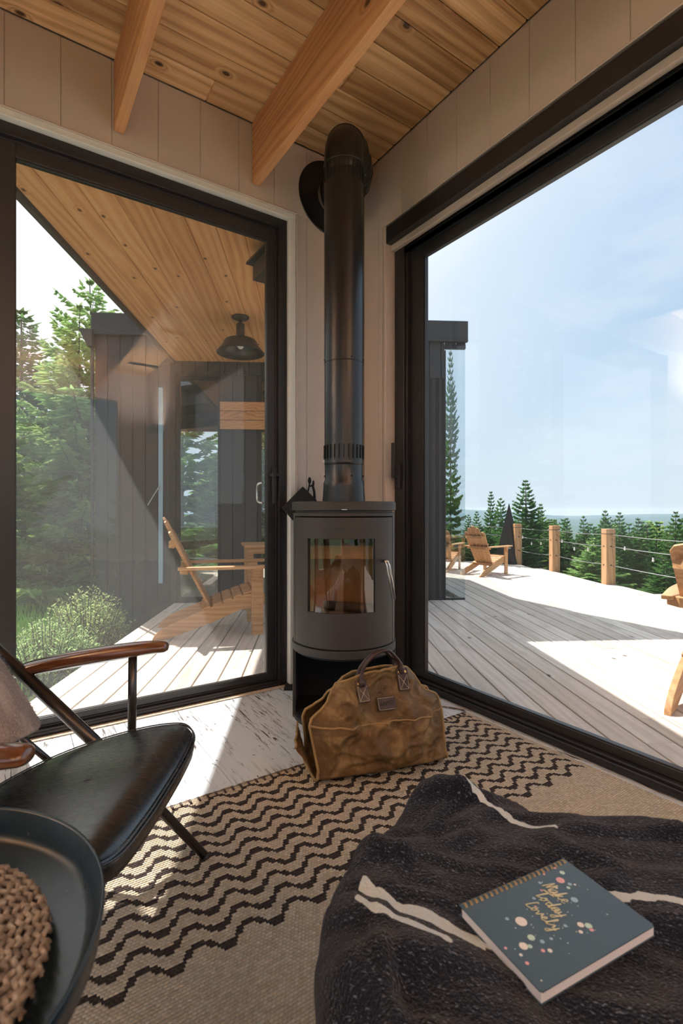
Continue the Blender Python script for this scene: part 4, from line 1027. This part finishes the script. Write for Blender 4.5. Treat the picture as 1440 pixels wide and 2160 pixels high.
# ---- jute rug
mb = MB()
mb.grid(lambda i, j: Vector((-1.7 + 3.67*i, -1.6 + 3.398*j, .0125 + .0012*mnoise.noise(Vector((i*9, j*9, 0))))), 80, 70)
mb.box((-1.7, -1.6, .001), (1.97, 1.798, .0115))
rug = mb.build('jute_rug', M['rug']); tag(rug, 'flat woven jute rug with black zigzag rows on the white floor', 'rug')
mb = MB(); k = 0
x = -1.69
while x < 1.96:
    if (k % 3) == 0: mb.tube([(x, 1.770, .0145), (x, 1.792, .0155), (x, 1.801, .011), (x, 1.802, .003)], .0042, 6)
    x += .0105; k += 1
tag(mb.build('edge_stitching', M['leather_brown'], rug), 'black whip stitches along the edge', kind='stuff')
mb = MB(); mb.tube([(-1.7 + .02*i, 1.797, .008+.0012*math.sin(i*1.7)) for i in range(184)], .0072, 6); tag(mb.build('edge_cord', M['seagrass'], rug), None)
mb = MB(); mb.tube(cr([(1.96,1.797,.008),(1.985,1.84,.006),(1.93,1.93,.005),(1.86,1.98,.005)],6), .004, 6); mb.build('loose_cord', M['seagrass'], rug)

# ---- canvas log carrier
BY = R(18.7)
bag = thing('log_carrier', RT(.131, 2.095, .014), RZ + BY, 'brown waxed canvas log carrier bag with leather handles standing before the stove', 'bag')
sec = cr([(-.048,.378), (-.072,.315), (-.100,.245), (-.128,.165), (-.142,.085), (-.132,.022), (-.06,.004), (.03,.004), (.10,.020), (.118,.085), (.105,.165), (.085,.24), (.055,.31), (.030,.36)], 9)
def hw(z, left, back):
    tab = [(0,.283), (.05,.276), (.12,.282), (.19,.286), (.24,.276), (.258,.262), (.268,.226), (.285,.203), (.315,.188), (.35,.172), (.37,.160), (.40,.135)]
    if left: tab = [(0,.278), (.05,.268), (.12,.276), (.20,.290), (.232,.280), (.252,.240), (.28,.208), (.32,.194), (.355,.176), (.37,.168), (.40,.15)]
    for (a, x), (b, y) in zip(tab[:-1], tab[1:]):
        if z <= b: return x + (y-x)*(z-a)/(b-a)
    return tab[-1][1]
NS = len(sec); NX = 64
def fold(x, s_, z):
    v = Vector((x*4.0 + s_*.25, s_*.55, 1.3)); a = mnoise.noise(v); b = mnoise.noise(Vector((x*11+3, s_*2.2 + x*3, 4))); c_ = 1-abs(mnoise.noise(Vector((x*6 + s_*.5, s_*.75 - x*3, 8))))*2.6
    d = 1-abs(mnoise.noise(Vector((x*15 - s_*1.1, s_*2.6 + x*5, 2))))*3
    return .024*a + .009*b + .030*max(0, c_)**1.5 + .013*max(0, d)
grid = []
for j, p in enumerate(sec):
    s_ = j/(NS-1)*9; row = []
    for i in range(NX+1):
        q = 2*i/NX - 1; y, z = p.x, p.y; front = j < NS*.45
        x = q*hw(max(z,0), q < 0, not front)
        amp = min(1, z/.08)*(.55 + .45*min(1, (.40-z)/.10))*(1 - .85*max(math.exp(-((x-.014)/.055)**2-((z-.264)/.04)**2), math.exp(-((x+.075)/.03)**2-((z-.33)/.04)**2), math.exp(-((x-.098)/.03)**2-((z-.34)/.04)**2)) if front else 1) ; f = fold(x, s_, z)*amp
        edge = abs(q)**3; f *= 1 - .65*abs(q)**5; yy = y + (-f if front else f*.6)
        yy *= (1 - .10*edge) ; yy += (.045*edge if front else -.045*edge)*(1 if z > .03 else .3)*min(1,z/.1)
        sag = -.020*(x+.0)*0 + .012*math.sin(x*9+1)*max(0, z-.25)/.13
        zz_ = z + sag + (.06*x if z > .2 else 0)*(z-.2)/.18 - (.03*edge*max(0, z-.30)/.08)
        row.append(Vector((x, yy, max(zz_, .004 + .002*edge))))
    grid.append(row)
mb = MB(); vs_ = [p for r_ in grid for p in r_]
mb.add(vs_, [(j*(NX+1)+i, j*(NX+1)+i+1, (j+1)*(NX+1)+i+1, (j+1)*(NX+1)+i) for j in range(NS-1) for i in range(NX)], True)
mb.build('canvas_body', M['canvas'], bag, solid=.003, sub=1)
mb = MB()
mb.tube([r_[0] for r_ in grid], .0058, 8); mb.tube([r_[-1] for r_ in grid], .0058, 8); mb.tube(grid[0], .0056, 8); mb.tube(grid[-1], .0056, 8)
mb.build('edge_binding', M['canvas_edge'], bag)
def seam_row(jf): return grid[jf]
jr = min(range(NS//2), key=lambda j: abs(sec[j].y - .205))
mb = MB(); mb.tube([p + Vector((0, -.0022, .004*math.sin(p.x*14))) for p in grid[jr]], .0024, 6, flat=2.0); mb.build('seam', M['canvas_edge'], bag)
def flap(name, pts, ns=10):
    mb = MB(); a, b, c_, d = [Vector(p) for p in pts]
    def fn(i, j):
        p = a.lerp(b, i).lerp(d.lerp(c_, i), j); k = math.sin(math.pi*i)*math.sin(math.pi*j)
        return p + Vector((.0, 0, .018*k)) + Vector((.010, .006, 0))*mnoise.noise(Vector((i*5, j*5, len(name))))
    mb.grid(fn, ns, ns); o = mb.build(name, M['canvas'], bag, solid=.003, sub=1)
    e = MB(); e.tube([fn(0, k/ns) for k in range(ns+1)], .005, 8); e.build('flap_binding', M['canvas_edge'], o)
flap('side_gusset', [(-.335, -.02, .105), (-.268, -.11, .006), (-.268, .09, .006), (-.30, .09, .16)])
flap('side_gusset', [(.335, .0, .070), (.272, -.115, .006), (.272, .09, .006), (.315, .07, .085)])
def surf(x, z):     # front panel point
    j = min(range(NS//2), key=lambda j: abs(sec[j].y - z)); i = min(range(NX+1), key=lambda i: abs(grid[j][i].x - x)); return grid[j][i]
def tab_on(name, x, z, w_, h_, mat, parent, th=.004):
    p = surf(x, z); u = surf(x, z+.03) - surf(x, z-.03); u.normalize(); rx = Vector((1,0,0)); nrm = rx.cross(u).normalized(); nrm = nrm if nrm.y < 0 else -nrm
    fr = Matrix((rx, u, nrm)).transposed().to_4x4(); fr.translation = p + nrm*.0145
    mb = MB(); mb.M = fr; mb.box((-w_/2, -h_/2, -th/2), (w_/2, h_/2, th/2)); return mb.build(name, mat, parent, bevel=.0015), fr
for side, (x0, z0) in (('l', (-.078, .316)), ('r', (.100, .334))):
    o, fr = tab_on('handle_patch', x0, z0, .050, .088, M['leather_brown'], bag)
    mb = MB(); mb.M = fr; a, b = .019, .038; z = .0028; r_ = .0010
    mb.tube([(-a,-b,z),(a,-b,z),(a,b*.45,z),(-a,b*.45,z),(-a,-b,z)], r_, 4); mb.tube([(-a,-b,z),(a,b*.45,z)], r_, 4); mb.tube([(a,-b,z),(-a,b*.45,z)], r_, 4); mb.build('cross_stitch', M['thread'], o)
    mb = MB(); mb.M = fr
    for dx in (-.012, .012): mb.ball((dx, .029, .002), .0068, 10, (1,1,.45))
    tag(mb.build('rivet', M['brass'], o), 'copper rivets')
pl, pr = surf(-.075, .352), surf(.098, .368)
for dy, dz, nm in ((-.010, 0, 'front'), (.028, -.012, 'rear')):
    pts = cr([pl + Vector((0,dy,-.01)), pl + Vector((-.004,dy,.022)), pl + Vector((.010,dy,.065+dz)), Vector((-.02, pl.y+dy-.004, .462+dz)), Vector((.030, pl.y+dy-.004, .470+dz)), pr + Vector((-.028,dy,.062+dz)), pr + Vector((.000,dy,.026)), pr + Vector((0,dy,-.01))], 7)
    n = len(pts); mb = MB(); mb.tube(pts, .008, 12, rr=[.021 if i < 5 or i > n-6 else (.013 if i < 8 or i > n-9 else .0095) for i in range(n)], flat=.7); o = mb.build('carry_handle', M['leather_brown'], bag); tag(o, 'rolled dark leather handle')
o, fr = tab_on('leather_label', .014, .264, .078, .050, M['leather_brown'], bag)
mb = MB(); mb.M = fr; mb.tube([(-.036,-.022,.0024),(.036,-.022,.0024),(.036,.022,.0024),(-.036,.022,.0024),(-.036,-.022,.0024)], .0009, 4); mb.build('label_stitch', M['thread'], o)
text_mesh('label_lettering', 'ANYO', .022, .0005, M['pitch'], o, fr @ Matrix.Translation((0, 0, .0024)))

# ---- low seat under the charcoal blanket, and the notebook on it
P0 = (.214, 1.11); YAWB = math.atan2(-.375, .927); ZB = .455; AL, BL = 1.25, .92
# local x = a (to the right), y = -b
bk = thing('wool_blanket', RT(P0[0], P0[1], 0), RZ + YAWB, 'charcoal wool blanket with cream stripes spread over a low seat in front of the bag', 'blanket')
def edge(p, L, H):
    rho = .055
    def side(q):       # q>0 beyond the edge
        if q < rho*math.pi/2: th = q/rho; return rho*math.sin(th), rho*(1-math.cos(th))
        e = q - rho*math.pi/2; return rho - e*.04, rho + e
    if p < 0: o, d = side(-p); return -o, d
    if p > L: o, d = side(p-L); return L+o, d
    return p, 0.0
def stripe_center2(a):
    tab = [(-.2,.345), (-.055,.360), (.03,.395), (.075,.400), (.16,.418), (.25,.36), (.34,.255), (.42,.235), (.6,.25), (1.4,.30)]
    for (x0, y0), (x1, y1) in zip(tab[:-1], tab[1:]):
        if a <= x1: f = (a-x0)/(x1-x0); f = f*f*(3-2*f); return y0 + (y1-y0)*f
    return .3
def stripe1(a):
    return .000 + (.47*a if a < .2 else .094 + .22*(a-.2))
NB = (.228, .345)
def left_edge(b):
    tab = [(-.6,.0), (0,.0), (.063,-.035), (.15,-.070), (.247,-.093), (.32,-.098), (.394,-.095), (.465,-.080), (.588,-.014), (.738,.068), (.916,.161), (1.6,.4)]
    for (x0, y0), (x1, y1) in zip(tab[:-1], tab[1:]):
        if b <= x1: f = (b-x0)/(x1-x0); f = f*.6 + .4*f*f*(3-2*f); return y0 + (y1-y0)*f
    return .4
def blanket(i, j):
    pa = -.47 + (AL+.90)*i; pb = -.47 + (BL+.90)*j
    a, da = edge(pa, AL, .45); b, db = edge(pb, BL, .45)
    bul = left_edge(b + .055)
    if a < .55: a += bul*(1 - max(0, a)/.55)
    d = da + db; z = ZB - d
    f = .020*mnoise.noise(Vector((a*2.2+1, b*5.5 + a*2.2, 3))) + .016*mnoise.noise(Vector((a*5, b*10 - a*4, 7)))
    f += .018*max(0, 1-abs(mnoise.noise(Vector((a*2.0+4, b*3.6+a*1.8, 11))))*3.6) + .006*mnoise.noise(Vector((a*3.5, b*21+a*7, 31))) + .016*max(0, 1-abs(mnoise.noise(Vector((a*4.5-b*1.5+2, b*9+a*3.2, 41))))*5) + .018*max(0, 1-abs(mnoise.noise(Vector((a*3.0-b*2+9, b*6+a*1.0, 21))))*4.5) - .010
    near = math.exp(-((a+.055-NB[0])**2 + (b+.055-NB[1])**2)/(2*.115**2)); f *= (1 - .95*near)
    f += .007*math.exp(-((pa-.030)/.010)**2) - .004*math.exp(-((pa-.050)/.010)**2)
    if da > .01 or db > .01:
        fo = .014*mnoise.noise(Vector((a*5, b*5, z*2.5)))+.008*mnoise.noise(Vector((a*12+4, b*12, z*4)))
        if da > .01: a += (-1 if pa < 0 else 1)*fo*min(1, da*6)
        if db > .01: b += (-1 if pb < 0 else 1)*fo*min(1, db*6)
    return Vector((a+.055, -b-.055, max(.018 + .004*mnoise.noise(Vector((a*9,b*9,0))), z + f))), pa, pb
NU, NV = 230, 190
vals = [blanket(i/NU, j/NV) for j in range(NV+1) for i in range(NU+1)]
mb = MB(); mb.add([v[0] for v in vals], [(j*(NU+1)+i, (j+1)*(NU+1)+i, (j+1)*(NU+1)+i+1, j*(NU+1)+i+1) for j in range(NV) for i in range(NU)], True)
bo = mb.build('woven_cloth', M['wool'], bk, solid=.010)
at = bo.data.attributes.new('stripe', 'FLOAT', 'POINT')
def inband(d, w_): return max(0.0, min(1.0, (w_/2 - abs(d))/.006 + .5))
vv = []
for (p, pa, pb), in ((v,) for v in vals):
    a, b = pa+.055, pb+.055; s = 0.0
    if a > .045:
        c2 = stripe_center2(a - .09*max(0, 1-a/.35))
        s = max(inband(b - c2, .026 if a < .28 else .017), inband(b - c2 - .034, .013 if a < .17 else 0.0) if a < .2 else 0, inband(b - stripe1(a), .012) if a < .27 else 0)
    vv.append(s)
at.data.foreach_set('value', vv)

nbk = thing('notebook', RT(.296, .702, ZB+.016), RZ + R(26.5), 'dark teal spiral notebook with confetti dots lying on the charcoal blanket', 'notebook')
nbk.rotation_euler = (R(0), R(0), RZ + R(26.5))
LX, LY = .107, .0735      # spiral along +y side
mb = MB(); mb.box((-LX+.001, -LY+.001, .0015), (LX-.001, LY-.006, .0135)); mb.build('page_block', M['paper'], nbk)
mb = MB(); mb.box((-LX, -LY, 0), (LX, LY, .0015)); mb.build('back_cover', M['cover'], nbk)
rg = random.Random(12)
mb = MB(); mb.prism([(-LX+.003,-LY),(LX-.003,-LY),(LX,-LY+.003),(LX,LY),(-LX,LY),(-LX,-LY+.003)], .0137, .0152)
def dot(x, y, r_, c_, sx=1.0):
    mb.cur = c_; n = 18; mb.add([(x + r_*sx*math.cos(2*math.pi*k/n), y + r_*math.sin(2*math.pi*k/n), .01535) for k in range(n)], [tuple(range(n))], False)
# measured along the spiral edge (x) and away from it (y)
for x, y, r_, c_ in ((.062,.042,.0062,1),(.078,.052,.004,2),(.050,.062,.0018,1),(.076,.064,.0020,1),(.02,.040,.0022,1),(-.012,.022,.0018,1),(-.002,.034,.0026,4),(.030,.052,.0026,4),
        (-.050,.012,.0078,3),(-.058,-.013,.0048,2),(-.077,-.018,.0056,3),(-.070,-.022,.003,2),(-.090,-.026,.0022,3),(-.092,-.038,.0024,1),(-.060,-.034,.0026,1),(-.052,-.038,.0030,3),(-.050,-.024,.003,4),
        (.048,.006,.0050,4),(.018,-.028,.0044,3),(.026,-.034,.0048,2),(.024,-.040,.003,1),(.008,-.036,.0028,3),(-.002,-.020,.0024,4),(-.036,-.026,.0022,4),(.068,.030,.003,4),(.060,.026,.0028,2),(.074,.026,.0018,3),(.044,.034,.0022,3),(-.100,-.010,.002,1),(-.064,.024,.0026,4)):
    dot(x, y, r_, c_)
for _ in range(46): dot(rg.gauss(-.0,.045), rg.gauss(.0,.032), rg.uniform(.0005,.0011), rg.choice((2,3,4,5)))
mb.cur = 0
cov = mb.build('front_cover', [M['cover'], M['pink'], M['mint'], M['cream'], M['bluep'], M['gold']], nbk)
# handwritten gold lettering: Make / Today / Lovely, running away from the spiral
G = {'M': [(0,0),(.15,1),(.35,.1),(.55,1),(.8,0)], 'a': [(.6,.45),(.2,.45),(.1,.1),(.4,.0),(.6,.4),(.65,.0),(.85,.1)], 'k': [(0,.1),(.25,1),(.15,0),(.5,.5),(.3,.25),(.7,0)], 'e': [(0,.15),(.45,.3),(.3,.5),(.1,.2),(.35,0),(.65,.1)],
     'T': [(.3,0),(.45,1),(-.2,.92),(1.1,1.08),(.45,1),(.35,.1),(.6,.1)], 'o': [(.1,.3),(.3,.5),(.5,.25),(.25,.0),(.1,.3),(.5,.4)], 'd': [(.5,.4),(.1,.3),(.2,0),(.5,.2),(.7,1),(.55,0),(.8,.1)], 'y': [(.1,.45),(.2,.1),(.5,.2),(.6,.5),(.4,-.5),(.1,-.4),(.7,.15)],
     'L': [(.5,.95),(.3,1),(.1,.1),(.3,0),(.9,.1)], 'v': [(0,.4),(.2,0),(.5,.5),(.6,.4)], 'l': [(0,.1),(.35,.9),(.2,1),(.15,.1),(.4,.05)]}
mb = MB()
for word, x0, y0, sc_ in (('Make', .028, .046, .021), ('Today', .004, .040, .020), ('Lovely', -.022, .032, .018)):
    pen = 0; pts = []
    for ch in word:
        for (gx, gy) in G[ch]:
            X_, Y_ = (pen + gx + gy*.25)*sc_*.62, gy*sc_
            pts.append(Vector((x0 + Y_, y0 - X_, .0156)))
        pen += .78
    pts = cr(pts, 5)
    mb.tube(pts, .0010, 4, flat=.35, up=(0,0,1))
tag(mb.build('cover_lettering', M['gold'], cov), 'gold handwritten words')
mb = MB()
for k in range(22):
    x = -LX + .007 + k*(2*LX-.014)/21
    for d in (-.0011, .0011): mb.tube([(x+d, LY-.005+.0065*math.cos(t_), .0075+.0098*math.sin(t_)) for t_ in [2*math.pi*i/14 for i in range(14)]], .0006, 5, closed=True)
tag(mb.build('spiral_binding', M['brass'], nbk), 'brass coloured wire binding')

# ---- armchair: local x to the right (the way it faces), y away
ch = thing('armchair', RT(0, 0, 0), RZ, 'black leather armchair with polished wooden arms and dark metal tube frame', 'armchair')
CT = 1.185
out = cr([(-.400,1.16),(-.402,1.30),(-.412,1.41),(-.45,1.462),(-.53,1.474),(-.62,1.452),(-.71,1.405),(-.785,1.335),(-.835,1.24),(-.85,1.15),(-.83,1.05),(-.775,.97),(-.70,.91),(-.61,.875),(-.52,.862),(-.45,.875),(-.412,.93),(-.402,1.04)], 6, closed=True)
cx, cy = -.60, 1.17
def seat_z(x): return .428 - .055*max(0, min(1, (-.45-x)/.40))**1.2 - .018*max(0, (x+.47)/.07)**2
prof = [(1.0, -.030, 1), (1.006, -.020, 1), (1.0, -.010, 1), (.975, -.0005, 1), (.93, .005, 1), (.80, .010, 1), (.6, .011, 1), (.35, .010, 1), (.12, .0095, 1), (.004, .0095, 1)]
mb = MB(); n = len(out); vs_ = []
for s, dz, _ in prof:
    for p in out:
        x, y = cx + (p.x-cx)*s, cy + (p.y-cy)*s; vs_.append((x, y, seat_z(x)+dz))
fs = [(k*n+(i+1) % n, k*n+i, (k+1)*n+i, (k+1)*n+(i+1) % n) for k in range(len(prof)-1) for i in range(n)] + [tuple(range((len(prof)-1)*n+n-1, (len(prof)-1)*n-1, -1))[::-1]]
mb.add(vs_, fs, True); mb.build('seat_cushion', M['leather'], ch)
mb = MB()
for s, dz, r_ in ((1.004,-.004,.0028), (.988,.0035,.0018)):
    mb.tube([(cx+(p.x-cx)*s, cy+(p.y-cy)*s, seat_z(cx+(p.x-cx)*s)+dz) for p in out], r_, 6, closed=True)
mb.build('seat_piping', M['leather'], ch)
mb = MB(); vs_ = []
for s, dz in ((.99, -.032), (.99, -.042), (.9, -.06), (.1, -.072)):
    for p in out:
        x, y = cx + (p.x-cx)*s, cy + (p.y-cy)*s; vs_.append((x, y, seat_z(x)+dz))
mb.add(vs_, [(k*n+i, k*n+(i+1) % n, (k+1)*n+(i+1) % n, (k+1)*n+i) for k in range(3) for i in range(n)] + [tuple(range(4*n-1, 3*n-1, -1))], True)
tag(mb.build('seat_shell', M['frame_metal'], ch), 'thin metal pan under the leather seat')
for s in (1, -1):
    ya = CT + s*.335
    ap = cr([(-.985, ya-.0, .556), (-.93, ya, .574), (-.80, ya, .600), (-.68, ya, .620), (-.58, ya, .634), (-.525, ya, .636)], 6)
    mb = MB(); n2 = len(ap)
    rr = [(.026 + .013*math.sin(math.pi*min(1, i/(n2-1)*1.05)) )*(1 if 1 < i < n2-2 else (.9 if 0 < i < n2-1 else .66)) for i in range(n2)]
    mb.tube(ap, .03, 18, rr=rr, flat=.62); mb.build('armrest', M['arm_wood'], ch)
    mb = MB(); mb.tube([(-.628, ya-.002*s, .610), (-.630, ya-.004*s, .345)], .0125, 14); mb.build('arm_post', M['frame_metal'], ch)
    yd = ya - .028*s
    mb = MB(); mb.tube([(-1.18, yd, .79), (-.735, yd, .368), (-.407, yd+.012*s, .018)], .015, 14, rr=[.018,.0185,.012]); mb.build('front_leg', M['frame_metal'], ch)
    mb = MB(); mb.ball((-.405, yd+.012*s, .015), .0125, 10, (1,1,.8)); mb.build('leg_foot', M['rubber'], ch)
    mb = MB(); mb.tube([(-.55, yd, .345), (-.80, yd-.02*s, .20), (-1.12, yd, .018)], .013, 12); mb.build('rear_leg', M['frame_metal'], ch)
    mb = MB(); mb.tube([(-1.02, yd-.14*s, .60), (-.87, yd-.115*s, .425), (-.74, yd-.10*s, .30)], .009, 10); mb.build('back_strut', M['frame_metal'], ch)
    mb = MB(); mb.tube([(-.992, ya, .560), (-.972, yd, .572)], .012, 8); mb.ball((-.965, yd, .585), .016, 10); mb.build('joint_bolt', M['frame_metal'], ch)
mb = MB(); mb.tube([(-.635, CT-.335, .362), (-.635, CT+.335, .362)], .010, 10); mb.tube([(-.79, CT-.29, .325), (-.79, CT+.29, .325)], .010, 10); mb.build('cross_rail', M['frame_metal'], ch)
mb = MB(); mb.grid(lambda i, j: Vector((-.93 - .20*j - .02*math.sin(math.pi*i), CT - .26 + .52*i, .44 + .50*j)), 12, 12); mb.build('backrest', M['leather'], ch, solid=.045)

tb_ = thing('throw_blanket', RT(0, 0, 0), RZ, 'fuzzy oatmeal throw with a pale stripe hanging over the armchair back', 'throw')
def thr(i, j):
    pth_ = [(-1.12, .985), (-1.05, .99), (-.985, .86), (-.93, .74), (-.865, .64), (-.805, .55), (-.765, .48)]
    f = j*(len(pth_)-1); k = min(int(f), len(pth_)-2); f -= k; x = pth_[k][0]*(1-f) + pth_[k+1][0]*f; z = pth_[k][1]*(1-f) + pth_[k+1][1]*f
    y = .97 + .36*i; q = mnoise.noise(Vector((i*3, j*3, 5)))
    return Vector((x - .045 + .018*q + .02*math.sin(i*9), y, z + .012*q + .004*mnoise.noise(Vector((i*60, j*80, 1)))))
mb = MB(); mb.grid(thr, 40, 60); o = mb.build('throw_cloth', M['wool2'], tb_, solid=.022)
at = o.data.attributes.new('stripe', 'FLOAT', 'POINT'); at.data.foreach_set('value', [inband(i/40-.34, .06) for j in range(61) for i in range(41)])

fz = MB(); rg = random.Random(9)
for _ in range(9000):
    i, j = rg.random(), rg.random(); p = thr(i, j); p2 = thr(min(1, i+.01), j); p3 = thr(i, min(1, j+.01)); nrm = (p2-p).cross(p3-p).normalized()*(-1 if rg.random() < .35 else 1)
    if nrm.x*1 + nrm.z < 0 and rg.random() < .5: nrm = -nrm
    q = p + nrm*.011; d = (nrm + Vector((rg.uniform(-1,1), rg.uniform(-1,1), rg.uniform(-1,.6)))*.9).normalized()*rg.uniform(.004,.011); s_ = Vector((rg.uniform(-1,1), rg.uniform(-1,1), rg.uniform(-1,1))).normalized()*.0007
    fz.add([q-s_, q+s_, q+d], [(0,1,2)], False)
tag(fz.build('wool_fuzz', M['wool2'], tb_), None, kind='stuff')

# ---- tray table in the left foreground
TC = (-.502, .445); TZ = .60
tt = thing('tray_table', RT(TC[0], TC[1], 0), RZ, 'round black enamel tray table in front of the armchair', 'side table')
mb = MB(); mb.lathe([(.0,TZ-.004),(.244,TZ-.004),(.256,TZ+.004),(.262,TZ+.030),(.2655,TZ+.032),(.266,TZ+.029),(.262,TZ-.002),(.248,TZ-.013),(0,TZ-.013)], 96); mb.build('tray_top', M['tray'], tt)
for (x, y) in ((.182, .055), (-.14, .135), (-.05, -.19)):
    mb = MB(); mb.tube([(x, y, TZ-.014), (x*1.18, y*1.18, .013)], .016, 14, rr=[.018,.012]); tag(mb.build('leg', M['pale_wood'], tt), 'pale wooden leg')
mb = MB(); mb.lathe([(.15,TZ-.055),(.17,TZ-.055),(.17,TZ-.0135),(.15,TZ-.0135),(.15,TZ-.055)], 48); mb.build('support_ring', M['pale_wood'], tt)
mt_ = thing('woven_mat', RT(-.488, .432, TZ-.003), RZ, 'round chunky seagrass mat lying on the black tray', 'placemat')
mb = MB(); rg = random.Random(3); rad = .008
mb.lathe([(0,.0),(.20,.0),(.20,.004),(0,.004)], 48)
while rad < .207:
    n = max(5, int(2*math.pi*rad/.0088))
    for k in range(n):
        a = 2*math.pi*(k + .5*((int(rad/.0078)) % 2))/n + rg.uniform(-.02,.02)
        p = Vector((rad*math.cos(a), rad*math.sin(a), .009)); tdir = Vector((-math.sin(a), math.cos(a), 0)); rdir = Vector((math.cos(a), math.sin(a), 0))
        d = (tdir*.75 + rdir*.65*(1 if k % 2 else -1)*.8).normalized()*.0080
        mb.tube([p-d+Vector((0,0,-.003)), p-d*.4+Vector((0,0,.0025)), p+d*.4+Vector((0,0,.003)), p+d+Vector((0,0,-.002))], .005, 5, rr=[.0016,.0031,.0033,.0016])
    rad += .0078
tag(mb.build('woven_coil', M['seagrass'], mt_), None)
cp = thing('ceramic_cup', RT(-.498, .640, TZ+.0115), RZ, 'small pale grey cup on the tray, cut off by the left edge', 'cup')
mb = MB(); mb.lathe([(0,.002),(.030,0),(.036,.003),(.043,.03),(.045,.052),(.043,.053),(.040,.03),(.032,.008),(0,.006)], 40); mb.build('cup_body', M['ceramic'], cp)
mb = MB(); mb.tube([(-.041,0,.014),(-.060,0,.018),(-.064,0,.032),(-.055,0,.042),(-.042,0,.042)], .0038, 8); mb.build('cup_handle', M['ceramic'], cp)

# objects keep only names of their kind; unused tree prototypes go
for i, rt_ in enumerate(P_):
    if i not in used:
        for k in kids(rt_): bpy.data.objects.remove(k)
        bpy.data.objects.remove(rt_)
